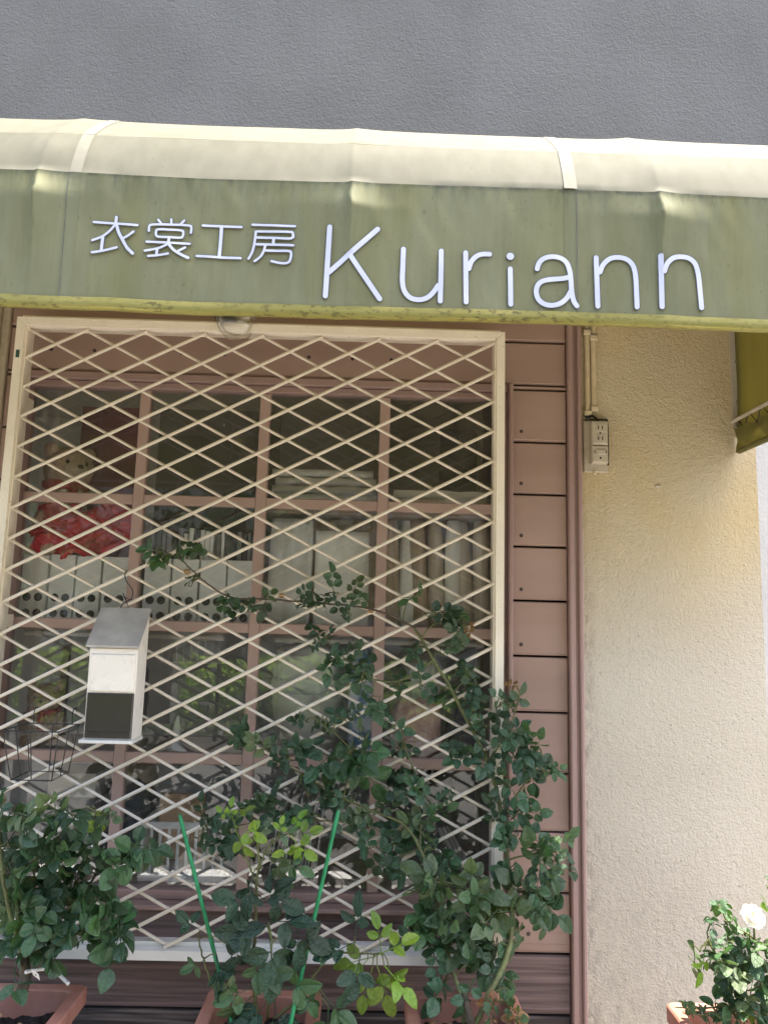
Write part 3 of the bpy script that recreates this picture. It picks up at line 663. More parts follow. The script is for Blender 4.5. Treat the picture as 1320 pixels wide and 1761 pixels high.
glyph([[(440, 65), (458, 88)], [(514, 63), (514, 90)], [(587, 70), (565, 93)], [(387, 128), (389, 108), (402, 93), (508, 93), (610, 98), (627, 110), (625, 140)],
       [(502, 122), (440, 120), (428, 132), (428, 150), (440, 162), (502, 165), (566, 168), (579, 158), (582, 140), (572, 127), (504, 122)],
       w_([(502, 170), (499, 192)], 5), [(375, 190), (500, 197), (618, 203)], [(492, 206), (440, 228), (365, 242)], w_([(435, 236), (430, 268)], 5), [(385, 272), (440, 268), (503, 258)],
       w_([(502, 206), (527, 237), (570, 265), (615, 285)], 5), [(593, 225), (556, 244)]], *KZ, 4.2)
glyph([[(692, 97), (800, 102), (910, 106)], w_([(798, 106), (792, 190), (785, 272)], 6), [(658, 271), (780, 278), (905, 283)]], *KZ, 4.5)
glyph([[(973, 93), (1093, 98), (1213, 103)], [(1000, 131), (1090, 133), (1190, 136), (1201, 146), (1192, 172), (1090, 169), (992, 166)], [(992, 133), (985, 190), (972, 245), (948, 290)],
       w_([(1092, 176), (1090, 204)], 5), [(992, 205), (1100, 208), (1203, 212)], [(1045, 214), (1036, 245), (1018, 275), (985, 300)],
       [(1048, 241), (1110, 243), (1178, 245), (1192, 256), (1184, 298), (1165, 312), (1130, 312), (1075, 300)]], *KZ, 4.4)

# ------------------------------------------------------------------ lamp under the awning
p = at(405, 549, -.13)
Lp = thing('flood_lamp', (p.x, -.13, p.z), 'clear glass flood lamp bulb tucked under the awning hem above the grille', 'lamp')
ax = Vector((.55, -.8, -.30)).normalized()
MB().lathe([(.018, -.075), (.020, -.05), (.034, -.028), (.056, -.004), (.067, .006), (.069, .012), (.063, .022), (.042, .033), (.014, .037), (.0, .037)], p, ax, 24).build('bulb', M['bulbglass'], Lp, smooth=True)
MB().lathe([(.016, -.074), (.018, -.052), (.031, -.029), (.052, -.006)], p, ax, 20).build('reflector', mat('reflector', (.55, .5, .42), (.62, .58, .5), 20, rough=.25, metal=.8), Lp, smooth=True)
q0 = p - ax*.075
MB().lathe([(0, -.05), (.021, -.05), (.023, -.03), (.023, .004), (0, .004)], q0, ax, 14).build('lamp_holder', M['black'], Lp)
MB().tube([q0 - ax*.04, (q0.x-.045, -.03, q0.z+.05), (q0.x-.045, .001, q0.z+.05)], .007, 8).build('lamp_arm', M['screw'], Lp)

# ------------------------------------------------------------------ outlet and cables on the stucco
pz = lambda py: at(1020, py, -.01).z
O = thing('outdoor_outlet', (1.853, 0, pz(812)), 'beige outdoor power outlet on a plate on the cream stucco', 'power outlet')
MB().box(1.812, 1.893, -.010, -.0005, pz(812), pz(722), bev=.003).build('mounting_plate', M['plate'], O)
for (ya, yb, kind) in ((728, 768, 0), (769.5, 799, 1)):
    z1, z0 = pz(ya), pz(yb); x0, x1 = 1.832, 1.884
    so_ = MB().box(x0, x1, -.042, -.0105, z0, z1, bev=.004).build('socket_block', M['socket'], O)
    cz = (z0+z1)/2
    if kind == 0:
        for dz in (.017, -.019):
            MB().box(x0+.008, x1-.008, -.0445, -.0422, cz+dz-.013, cz+dz+.013, bev=.002).build('socket_face', M['plate'], so_)
            for dx in (-.0065, .0065):
                MB().box((x0+x1)/2+dx-.0018, (x0+x1)/2+dx+.0018, -.0450, -.0446, cz+dz-.006, cz+dz+.006).build('slot', M['black'], so_)
        MB().lathe([(0, 0), (.0032, 0)], ((x0+x1)/2, -.0424, cz-.001), (0, 1, 0), 10).build('screw', M['black'], so_)
    else:
        MB().box(x0+.012, x1-.012, -.046, -.0422, cz-.002, cz+.015, bev=.003).build('switch', M['socket'], so_)
        MB().lathe([(0, 0), (.0036, 0)], ((x0+x1)/2, -.0424, cz-.013), (0, 1, 0), 10).build('screw', M['black'], so_)
        for dx in (-.019, .019): MB().box((x0+x1)/2+dx-.0015, (x0+x1)/2+dx+.0015, -.0424, -.0421, cz+.004, cz+.012).build('slot', M['black'], so_)
MB().tube([(1.848, -.012, pz(812)+.004), (1.848, -.012, pz(812)-.003), (1.849, -.008, pz(812)-.004)], .006, 8).build('cable_gland', M['conduit'], O)
cb = MB()
cb.tube(smooth_pts([(1.818, -.014, pz(716)), (1.826, -.020, pz(719)), (1.838, -.022, pz(717)), (1.852, -.02, pz(721)), (1.856, -.03, pz(729))]), .004, 6)
cb.tube(smooth_pts([(1.816, -.012, pz(724)), (1.84, -.016, pz(722.5)), (1.88, -.014, pz(722)), (1.892, -.012, pz(728)), (1.893, -.011, pz(800))]), .0026, 6)
cb.build('cable', M['black'], O)
for (pxx, ztop, lab, zb) in ((1009, 2.72, 'thin painted cable conduit on the stucco, next to the brown corner trim', pz(714)), (1020, 2.72, 'painted cable conduit running straight down into the outdoor outlet', pz(706))):
    xx = at(pxx, 640, -.008).x
    Cn = thing('cable_conduit', (xx, 0, zb), lab, 'cable conduit', 'conduits above the outlet')
    MB().box(xx-.0085, xx+.0085, -.015, -.0004, zb+.004, ztop, bev=.005).build('conduit_pipe', M['conduit'], Cn)
    zc = pz(571) if pxx == 1009 else pz(580)
    MB().box(xx-.0125, xx+.0125, -.018, -.0003, zc-.012, zc+.006, bev=.003).build('clamp', M['conduit'], Cn)
    MB().box(xx-.011, xx+.013, -.019, -.0152, zc+.007, zc+.010).build('clamp_strap', M['screw'], Cn)
    MB().box(xx-.0125, xx+.0125, -.021, -.0003, zb-.004, zb+.014, bev=.003).build('end_fitting', M['conduit'], Cn)
p = at(1131, 836, -.003)
lump = MB().blob((p.x, .000, p.z), (.011, .007, .006), .25, 3, 8).build('wall_anchor_stub', M['plate'], B, smooth=True)

# ------------------------------------------------------------------ leaflet box on the grille
yb, yf = -.118, -.205
xl, xr_ = at(155, 1120, yf).x, at(238, 1120, yf).x
zt, zl, zw, zb_ = at(200, 1049, yb).z, at(200, 1114, yf-.012).z, at(190, 1193, yf).z, at(190, 1272, yf).z
X = thing('leaflet_box', ((xl+xr_)/2, yf, zb_), 'cream leaflet box with grey sloping lid and smoked window hanging on the grille', 'leaflet box')
bd = MB(); sl = .010
# body: side profile swept across x (deeper at top, slightly leaning in at the foot)
ztop_b = zt - .006
v = [(x, y, z) for x in (xl, xr_) for (y, z) in ((yf+.004, zb_), (yf, zl-.004), (yb, ztop_b), (yb, zb_))]
bd.add(v, [(3, 2, 1, 0), (4, 5, 6, 7), (0, 1, 5, 4), (1, 2, 6, 5), (2, 3, 7, 6), (3, 0, 4, 7)]).build('body', M['box'], X)
MB().box(xl+.006, xr_-.006, yf-.0045, yf-.0005+.004, zw+.006, zl-.018, bev=.004).build('front_plate', M['box'], X)
ld = MB(); o_ = .008
v = [(x, y, z) for x in (xl-o_, xr_+o_*.6) for (y, z) in ((yf-.014, zl), (yf-.014, zl+.006), (yb-.001, zt+.007), (yb-.001, zt+.001))]
ld.add(v, [(0, 1, 2, 3), (7, 6, 5, 4), (0, 4, 5, 1), (1, 5, 6, 2), (2, 6, 7, 3), (3, 7, 4, 0)]).build('lid', M['box_lid'], X, label='dusty grey sloping lid')
MB().box(xl+.003, xr_-.003, yf-.0042, yf+.0035, zb_+.004, zw+.002, bev=.004).build('window', M['box_window'], X, label='smoked plastic window in the lower half')
MB().box(xl+.010, xr_-.012, yf-.0075, yf-.0043, zb_+.016, zb_+.022, bev=.002).build('window_lip', M['box_window'], X)
MB().box(xl-.009, xr_+.004, yf-.012, yb, zb_-.010, zb_-.0005, bev=.002).build('base_plate', M['rail_white'], X)
hk = [at(206, 1047, yb+.004), at(214, 1036, -.112), at(226, 1030, -.116), at(228, 1015, -.118), at(218, 1000, -.119), at(215, 988, -.115), at(219, 981, -.104)]
MB().tube(smooth_pts(hk, 5), .0018, 6).build('hanging_wire', M['wire'], X)
MB().tube(smooth_pts([at(228, 1032, -.116), at(216, 1028, -.117), at(212, 1020, -.118), at(221, 1044, yb)], 5), .0016, 6).build('hanging_wire', M['wire'], X)

# ------------------------------------------------------------------ wire basket at the left
wy0, wy1 = -.125, -.27
tl, tr, bl_, br_ = at(10, 1272, wy1), at(122, 1218, wy0), at(14, 1345, wy1), at(118, 1310, wy0)
zt_, zbot = at(60, 1250, -.19).z, at(60, 1335, -.19).z
bx0_, bx1_ = at(4, 1270, wy1).x, at(118, 1262, -.2).x
K = thing('wire_basket', ((bx0_+bx1_)/2, wy0, zbot), 'dark thin wire plant basket hooked on the left of the grille', 'wire basket')
tw = .0016
ring = lambda x0, x1, y0, y1, z: [(x0, y0, z), (x1, y0, z), (x1, y1, z), (x0, y1, z), (x0, y0, z)]
MB().tube(ring(bx0_, bx1_, wy0, wy1, zt_), tw*1.2, 6).build('rim_wire', M['wire'], K)
MB().tube(ring(bx0_+.02, bx1_-.02, wy0, wy1+.03, zbot), tw, 6).build('base_wire', M['wire'], K)
for k in range(3):
    t = k/2
    for ya, yb_ in ((wy1, wy1+.03), (wy0, wy0)):
        MB().tube([(bx0_+(bx1_-bx0_)*t, ya, zt_), (bx0_+.02+(bx1_-bx0_-.04)*t, yb_, zbot)], tw, 5).build('side_wire', M['wire'], K)
for t in (.5,):
    for xa, xb in ((bx0_, bx0_+.02), (bx1_, bx1_-.02)):
        yy = wy0+(wy1-wy0)*t
        MB().tube([(xa, yy, zt_), (xb, wy0+(wy1+.03-wy0)*t, zbot)], tw, 5).build('side_wire', M['wire'], K)
for x in (bx0_+.02, bx1_-.02):
    MB().tube(smooth_pts([(x, wy0, zt_), (x, wy0-.004, zt_+.03), (x, wy0+.006, zt_+.045), (x, wy0+.026, zt_+.038), (x, wy0+.028, zt_+.02)], 4), tw, 5).build('hook', M['wire'], K)
# ------------------------------------------------------------------ things behind the glass
def shelf(x0, x1, z, y0=.075, y1=.46, lab=''):
    t = MB().box(x0, x1, y0, y1, z-.018, z, bev=.002).build('shelf', M['shelf'])
    t['label'] = lab; t['category'] = 'shelf'; return t
S1, S2, S3z, S4z = 1.899, 1.492, 1.082, .690
shelf(.745, 1.546, S1, lab='upper shelf inside the window, under the stacked bags')
shelf(-.026, 1.546, S2, lab='middle shelf inside the window, under the white file boxes')
shelf(-.026, 1.546, S3z, lab='lower shelf inside the window, under the brown teddy bear')
shelf(-.026, 1.546, S4z, .065, .6, lab='bottom shelf inside the window, under the slotted basket')
for z in (S1, S2, S3z):
    pass
su = MB()
for x in (-.024, 1.545):
    su.box(x-.012, x+.012, .47, .49, GZ, 2.2)
su = su.build('shelf_upright', M['shelf']); su['label'] = 'pair of wooden uprights carrying the shelves inside the window'; su['category'] = 'shelf support'
def X_(px_, Y=.2): return at(px_, 1000, Y).x
def Zp(py_, px_=400, Y=.2): return at(px_, py_, Y).z
def one(mb, name, m, label, cat, group=None, **k):
    o = mb.build(name, m, None, **k); o['label'] = label; o['category'] = cat
    if group: o['group'] = group
    return o
def teddy(cx, cy, z0, s, fur, pale, label, facing=0., tall=1.):
    t = thing('teddy_bear', (cx, cy, z0), label, 'teddy bear')
    f = Vector((math.sin(facing), -math.cos(facing), 0)); sd = Vector((f.y, -f.x, 0))*-1
    c = Vector((cx, cy, z0))
    bd = MB(); bd.blob(c+Vector((0, 0, .97*s*tall)), (.80*s, .62*s, .98*s*tall), .10, 5, 14)
    up_s = (tall-1)*1.9*s
    for q in (-1, 1):
        bd.blob(c + sd*q*.62*s + f*.62*s + Vector((0, 0, .30*s)), (.34*s, .34*s, .30*s), .1, 5, 8)
        bd.blob(c + sd*q*.85*s + f*.25*s + Vector((0, 0, 1.15*s)), (.27*s, .3*s, .55*s), .1, 5, 8)
    bd.build('body', fur, t, smooth=True)
    hc = c + Vector((0, 0, 2.35*s+up_s)) + f*.1*s; c = c + Vector((0, 0, up_s))
    h = MB().blob(hc, (.86*s, .80*s, .78*s), .09, 6, 16).build('head', fur, t, smooth=True)
    MB().blob(hc + f*.72*s - Vector((0, 0, .18*s)), (.40*s, .38*s, .32*s), .08, 6, 10).build('muzzle', pale, h, smooth=True)
    MB().blob(hc + f*1.10*s - Vector((0, 0, .05*s)), (.11*s, .09*s, .08*s), 0, 1, 6).build('nose', M['black'], h, smooth=True)
    for q in (-1, 1):
        MB().blob(hc + sd*q*.66*s + Vector((0, 0, .62*s)), (.27*s, .18*s, .27*s), .1, 5, 8).build('ear', fur, h, smooth=True)
        MB().blob(hc + sd*q*.33*s + f*.73*s + Vector((0, 0, .14*s)), (.075*s,)*3, 0, 1, 6).build('eye', M['black'], h, smooth=True)
    sc = MB(); pts = [c + Vector((math.cos(a)*.62*s, math.sin(a)*.6*s, 1.72*s + .06*s*math.sin(a*2))) for a in [k*math.pi/8 for k in range(17)]]
    sc.tube(pts, [.17*s*(1+.25*math.sin(k*2.3)) for k in range(17)], 8); sc.tube([c+f*.68*s+Vector((0, 0, 1.7*s)), c+f*.86*s+Vector((0, 0, 1.2*s)), c+f*.92*s+sd*.1*s+Vector((0, 0, .8*s))], [.14*s, .17*s, .19*s], 8)
    sc.build('scarf', M['scarf_red'], t, smooth=True); return t
# file boxes with round finger holes (row 2)
def file_box(x0, x1, z1, label, y0=.095, y1=.36, grp='white file boxes with round holes'):
    t = thing('file_box', ((x0+x1)/2, y0, S2), label, 'file box', grp)
    MB().box(x0, x1, y0, y1, S2, z1, bev=.002).build('box_body', M['file_card'], t)
    w_ = x1-x0
    for r_ in range(2):
        for c_ in range(2):
            MB().lathe([(w_*.155, 0), (w_*.165, -.0012)], (x0+w_*(.28+.44*c_), y0-.0004, S2+.034+.052*r_), (0, 1, 0), 14).add(
                [(x0+w_*(.28+.44*c_)+w_*.155*math.cos(a*math.pi/8), y0-.0006, S2+.034+.052*r_+w_*.155*math.sin(a*math.pi/8)) for a in range(16)], [tuple(range(16))]).build('hole', M['black'], t)
    return t
ords = ['first', 'second', 'third', 'fourth', 'fifth', 'sixth', 'seventh', 'eighth']
for k, (a, b) in enumerate(((38, 82), (86, 128), (131, 173), (177, 221))):
    file_box(X_(a, .1), X_(b, .1), Zp(955+random.uniform(-4, 4), 120, .1), f'white file box with round holes under the red cloth, {ords[k]} from the left')
for k, (a, b) in enumerate(((248, 292), (296, 340), (344, 388), (391, 434))):
    file_box(X_(a, .12), X_(b, .12), Zp(962, 340, .12), f'white file box with round holes under the row of thin files, {ords[k]} from the left', y0=.118)
zt2 = Zp(962, 340, .12)
for k in range(19):
    x = X_(256, .16) + k*.0185
    c = random.choice(('grey_card', 'file_card', 'white_card', 'board_dark', 'grey_card', 'navy'))
    cn = {'grey_card': 'grey', 'file_card': 'off-white', 'white_card': 'white', 'board_dark': 'charcoal', 'navy': 'navy'}[c]
    od = ords[k] + ' from the left' if k < 8 else (['ninth', 'tenth', 'eleventh'][k-8] + ' from the left' if k < 11 else ords[18-k] + ' from the right')
    o = one(MB().box(x, x+random.uniform(.009, .016), .15+random.uniform(0, .02), .33, zt2+.0003, zt2+random.uniform(.085, .112)), 'thin_file', M[c],
            f'{cn} thin file, {od} in the row on top of the white boxes', 'file', 'thin files on top of the white boxes')
# pale teddy sitting on the file boxes, red cloth round it
zt1 = Zp(958, 120, .1)
zb1 = at(95, 806, .22).z
teddy(X_(100, .22), .22, zt1-.001, .098, M['plush'], M['plush_pale'], 'pale pinkish teddy bear sitting behind the red cloth in the upper window', facing=.75, tall=1 + (zb1-zt1-.001-2.35*.098)/(1.9*.098))
rc = MB(); xa, xb = X_(48, .1), X_(224, .1)
def red_fn(u, v):
    x = xa + (xb-xa)*(u + .05*mnoise.noise(Vector((v*4, u*3, 9)))); zt = Zp(866, 120, .1) + .012*mnoise.noise(Vector((u*6, 0, 2)))
    drop = .050*max(0, 1-abs(u-.25)*5) + .030*max(0, 1-abs(u-.52)*7) - .030*max(0, u-.7)/.3 + .010*mnoise.noise(Vector((u*30, 1, 1)))
    zb = Zp(948, 120, .1) - drop
    z = zt + (zb-zt)*v
    f = .5 + .5*math.sin(u*15 + v*5 + 3*mnoise.noise(Vector((u*3, v*3, 0)))); g = mnoise.noise(Vector((u*8 + v*3, v*9, 5))); h = abs(mnoise.noise(Vector((u*14 - v*5, v*6, 11))))
    return (x + .012*g, .076 + .030*f*(.3+v) + .020*(g+.6)*.8 + .022*h + .06*(1-v)**2, z + .014*math.sin(u*11 + v*9) + .010*g)
rc.grid(red_fn, 110, 70)
one(rc, 'red_cloth', M['red_cloth'], 'crumpled glossy red cloth draped over the white file boxes', 'cloth', smooth=True, solid=.003)
# maroon panel and grey boards behind, in row 1
one(MB().box(X_(118, .40), X_(236, .40), .40, .42, zt1+.0005, Zp(700, 180, .4)), 'maroon_panel', M['maroon'], 'dark maroon panel standing behind the pale teddy bear', 'panel')
one(MB().box(X_(256, .38), X_(470, .38), .38, .40, zt2+.1135, Zp(705, 350, .38)), 'grey_board', M['board_dark'], 'large dark grey board standing behind the second upper pane', 'board')
def bag(name, px0, px1, pyt, z0, y0, y1, m, label, cat='bag', nz=.16, grp=None, sq=.62):
    x0, x1 = X_(px0, (y0+y1)/2), X_(px1, (y0+y1)/2); z1 = Zp(pyt, (px0+px1)/2, y0)
    b = MB().blob(((x0+x1)/2, (y0+y1)/2, (z0+z1)/2), ((x1-x0)/2, (y1-y0)/2, (z1-z0)/2), nz, 3.2, 18, sq=sq)
    return one(b, name, m, label, cat, grp, smooth=True)
for k, (py, dx) in enumerate(((862, 0), (847, 3), (832, -3), (818, 2), (806, -4))):
    zz = S1 + .0005 + k*.0285
    b = MB().grid(lambda u, v: (X_(470+dx, .2) + (X_(640, .2)-X_(470, .2))*u, .10+.24*v, zz+.012+.006*mnoise.noise(Vector((u*6, v*5, k*3.))) ), 16, 8)
    one(b, 'folded_bag', M['bag'], f'clear plastic bag of papers lying in the pile of five, {["lowest", "second from the bottom", "middle one", "second from the top", "topmost"][k]}', 'plastic bag', 'pile of plastic bags on the upper shelf', smooth=True, solid=.022)
for k, (c, py) in enumerate((('cloth_white', 1), ('cloth_beige', 2), ('cloth_white', 3))):
    zz = S1 + .001 + k*.026
    b = MB().grid(lambda u, v: (X_(672, .2) + (X_(838-5*k, .2)-X_(672, .2))*u, .10+.22*v, zz+.012+.004*mnoise.noise(Vector((u*5, v*5, 20+k*3.)))), 14, 6)
    one(b, 'folded_cloth', M[c], ['white folded cloth at the bottom of the pile in the upper right pane', 'beige folded cloth in the middle of the pile in the upper right pane', 'white folded cloth on top of the pile in the upper right pane'][k], 'cloth', 'pile of cloth on the upper shelf', smooth=True, solid=.022)
one(MB().box(X_(752, .44), X_(818, .44), .44, .458, S1+.0005, Zp(738, 780, .44)), 'navy_board', M['navy'], 'dark navy board standing at the back of the upper right pane', 'board')
# row 2, right: wrapped packs and folded fabrics
def pack(px0, px1, pyt, y0, lean, m, label, grp=None, name='wrapped_pack', cat='pack'):
    x0, x1 = X_(px0, y0), X_(px1, y0); z1 = min(Zp(pyt, px0, y0), S1-.022)
    b = MB().grid(lambda u, v: (x0+(x1-x0)*u + lean*v, y0 + .02*v + .008*mnoise.noise(Vector((u*4, v*5, px0*.1))) + .004*math.sin(u*14+px0), S2+.008+(z1-S2-.008)*v), 12, 14)
    return one(b, name, m, label, cat, grp, smooth=True, solid=.016)
pack(462, 534, 890, .085, .0, M['bag'], 'white sheets in a crinkled clear bag, third column of the second pane row')
pack(541, 634, 912, .088, -.004, M['cloth_white'], 'tall white padded sheet leaning beside the crinkled bag')
pack(500, 648, 890, .17, .0, M['cloth_brown'], 'brown folded fabric standing behind the white padded sheet', name='folded_fabric', cat='fabric')
labs = ['brownish striped fabric roll beside the mullion, leftmost of the row', 'white fabric roll, second of the row in the right pane', 'brown fabric roll, third of the row in the right pane', 'beige fabric roll, middle of the row in the right pane',
        'pale fabric roll, third from the right end of the row', 'beige fabric roll, second from the right end of the row', 'brownish fabric roll at the right end of the row']
for k in range(7):
    px0 = 660 + k*26
    m_ = ['cloth_brown', 'cloth_white', 'cloth_brown', 'cloth_beige', 'cloth_white', 'cloth_beige', 'cloth_beige'][k]
    x0 = X_(px0, .14); r0 = .0285
    pts = [(x0+r0 + (.014*math.sin(k*2.1)-.012)*(t/6), .150+.012*(k % 2)+.006*math.sin(k*3+t), S2+.0005+(min(Zp(888+3*math.sin(k*5), 750, .14), S1-.022)-S2-.001)*t/6) for t in range(7)]
    one(MB().tube(pts, [r0*.93, r0, r0*1.0, r0*.96, r0*1.0, r0*.95, r0*.8], 10), 'fabric_roll', M[m_], labs[k], 'fabric roll', 'fabric rolls in the right window pane', smooth=True)
# row 3
for (a, b, lab) in ((52, 392, 'pale tension rod across the left half of the window, below the file boxes'), (478, 832, 'pale tension rod across the right half of the window, behind the rose leaves')):
    t = thing('tension_rod', (X_(a, .09), .09, Zp(1094, 300, .09)), lab, 'rod', 'tension rods inside the window')
    z = Zp(1094, 300, .09) if a < 300 else Zp(1103, 600, .09)
    MB().tube([(X_(a, .09), .09, z), (X_(b, .09), .09, z)], .0085, 10).build('rod', M['pvc'], t)
    for q in (X_(a, .09)+.05, X_(b, .09)-.014): MB().tube([(q-.012, .09, z), (q+.012, .09, z)], .012, 10).build('end_cap', M['pvc'], t)
teddy(X_(92, .2), .22, S3z, .066, M['plush_brown'], M['plush'], 'brown teddy bear with red scarf sitting on the lower shelf behind the glass', facing=.2)
bag('black_bag', 218, 262, 1135, S3z, .18, .36, M['navy'], 'black cloth bag on the lower shelf behind the leaflet box')
wo = thing('wire_organiser', (X_(340, .16), .16, Zp(1142, 340, .15)), 'pale wire organiser hanging under the rod in the second column', 'wire rack')
for k in range(9):
    x = X_(288+k*12, .15); MB().tube([(x, .15, Zp(1098, 340, .15)), (x, .15, Zp(1140, 340, .15)), (x, .25, Zp(1142, 340, .15))], .0016, 5).build('wire', M['pvc'], wo)
for z in (Zp(1100, 340, .15), Zp(1140, 340, .15)): MB().tube([(X_(286, .15), .15, z), (X_(390, .15), .15, z)], .002, 5).build('wire', M['pvc'], wo)
one(MB().lathe([(0, 0), (.035, 0), (.035, .004), (.008, .03), (.014, .07), (.005, .11), (0, .115)], (X_(321, .16), .16, S3z+.0003), (0, 0, 1), 14), 'white_figurine', M['plastic_white'], 'small white ornament standing on the lower shelf, second column', 'ornament', smooth=True)
bin_ = thing('plastic_bin', (X_(535, .22), .22, S3z), 'translucent white bin with a plastic bag inside, third column', 'bin')
x0, x1 = X_(472, .2), X_(600, .2)
MB().lathe([(0, .001), ((x1-x0)*.40, .001), ((x1-x0)*.48, Zp(1195, 535, .15)-S3z), ((x1-x0)*.51, Zp(1192, 535, .15)-S3z), ((x1-x0)*.46, Zp(1196, 535, .15)-S3z)], ((x0+x1)/2, .225, S3z), (0, 0, 1), 24).build('bin_body', M['plastic_white'], bin_, smooth=True)
bag('plastic_bag', 478, 592, 1112, Zp(1215, 535, .2), .12, .31, M['bag'], 'crumpled clear plastic bag bulging out of the white bin', 'plastic bag', .28)
bag('printed_bag', 606, 660, 1118, S3z, .11, .2, M['blue_print'], 'glossy blue and white printed bag behind the fourth row mullion', 'plastic bag', .22)
bag('pink_cloth', 678, 760, 1205, S3z, .12, .26, M['cloth_pink'], 'bundle of pinkish patterned cloth on the lower shelf', 'cloth', .2)
bag('navy_bag', 770, 826, 1190, S3z, .12, .24, M['navy'], 'navy blue bag at the right end of the lower shelf', 'bag', .1)
bag('white_sack', 700, 760, 1130, Zp(1210, 720, .3), .2, .34, M['bag'], 'white crumpled sack above the pinkish cloth', 'sack', .2)
# row 4
one(MB().box(X_(112, .2), X_(192, .2), .20, .36, Zp(1372, 150, .2), Zp(1330, 150, .2), bev=.003), 'white_carton', M['white_card'], 'white carton on the bin at the lower left pane', 'carton')
one(MB().box(X_(118, .2), X_(188, .2), .21, .35, S4z+.0003, Zp(1372, 150, .2)-.0003, bev=.01), 'grey_bin', M['grey_card'], 'grey bin under the white carton at the lower left', 'bin')
one(MB().lathe([(0, 0), (.05, 0), (.062, .10), (.066, .19), (.06, .19), (.055, .02)], (X_(45, .2), .2, S4z+.0003), (0, 0, 1), 20), 'beige_pot', M['cloth_beige'], 'beige pot in the lower left corner pane', 'pot', smooth=True)
bag('beige_cushion', 228, 290, 1322, Zp(1372, 250, .3), .26, .42, M['cloth_beige'], 'beige cushion above the black bag, lower second column', 'cushion', .08)
bag('black_bag', 212, 290, 1345, S4z, .2, .40, M['navy'], 'black bag on the bottom shelf below the beige cushion')
one(MB().box(X_(300, .22), X_(374, .22), .22, .236, Zp(1424, 335, .22)-.1, Zp(1366, 335, .22)), 'cardboard_sheet', M['cardboard'], 'brown cardboard sheet standing in the slotted basket', 'cardboard')
bs = thing('slotted_basket', (X_(342, .16), .16, S4z), 'white plastic basket with upright slots, lower second column', 'basket')
x0, x1 = X_(276, .12), X_(408, .12); zt4 = Zp(1415, 340, .11)
sb = MB(); n_ = 9; 
for k in range(n_+1):
    x = x0 + (x1-x0)*k/n_
    sb.box(x-.0045, x+.0045, .110, .114, S4z+.025, zt4-.02).box(x-.0045, x+.0045, .296, .300, S4z+.025, zt4-.02)
sb.box(x0-.006, x1+.006, .108, .116, zt4-.02, zt4).box(x0-.006, x1+.006, .294, .302, zt4-.02, zt4).box(x0-.006, x0+.004, .1165, .2935, S4z+.0005, zt4).box(x1-.004, x1+.006, .1165, .2935, S4z+.0005, zt4)
sb.box(x0-.006, x1+.006, .108, .116, S4z+.0004, S4z+.025).box(x0+.0045, x1-.0045, .1165, .30, S4z+.0004, S4z+.006)
sb.build('basket_body', M['plastic_white'], bs)
one(MB().lathe([(0, 0), (.03, 0), (.055, .035), (.058, .045), (.052, .040), (.0, .01)], (X_(238, .12), .125, S4z+.0003), (0, 0, 1), 20), 'white_bowl', M['plastic_white'], 'white bowl in front of the black bag, bottom shelf', 'bowl', smooth=True)
for k in range(13):
    x = X_(484+k*6.2, .16)
    m_ = random.choice(('white_card', 'file_card', 'grey_card', 'cloth_beige', 'white_card'))
    h = Zp(1372+random.uniform(-8, 26), 520, .16) - S4z; ln = .03 + .012*math.sin(k)
    b = MB(); t_ = .0035; v = []
    for (dx, z) in ((0, 0), (ln, h)):
        v += [(x+dx, .14, S4z+.0004+z), (x+dx+t_, .14, S4z+.0004+z), (x+dx+t_, .34, S4z+.0004+z), (x+dx, .34, S4z+.0004+z)]
    b.add(v, [(3, 2, 1, 0), (4, 5, 6, 7), (0, 1, 5, 4), (1, 2, 6, 5), (2, 3, 7, 6), (3, 0, 4, 7)])
    one(b, 'paper_folder', M[m_], f"{ {'white_card': 'white', 'file_card': 'off-white', 'grey_card': 'grey', 'cloth_beige': 'beige'}[m_] } leaning folder, {(ords[k] + ' from the left') if k < 8 else (ords[12-k] + ' from the right')} in the row behind the climbing rose", 'folder', 'folders on the bottom shelf')
for k in range(3):
    xa = X_(812+k*7, .16)
    one(MB().tube([(xa, .16+k*.01, S4z+.004), (xa-.10, .20+k*.01, Zp(1425, 780, .2))], .0075, 8), 'pale_tube', M['pvc'], ['pale tube leaning in the lower right pane, left of its two neighbours', 'pale tube leaning in the lower right pane, between its neighbours', 'pale tube leaning in the lower right pane, right of its two neighbours'][k], 'tube', 'tubes in the lower right pane')
bag('dark_sack', 672, 790, 1335, S4z, .24, .44, M['board_dark'], 'dark sack filling the lower right pane behind the tubes', 'sack', .12)

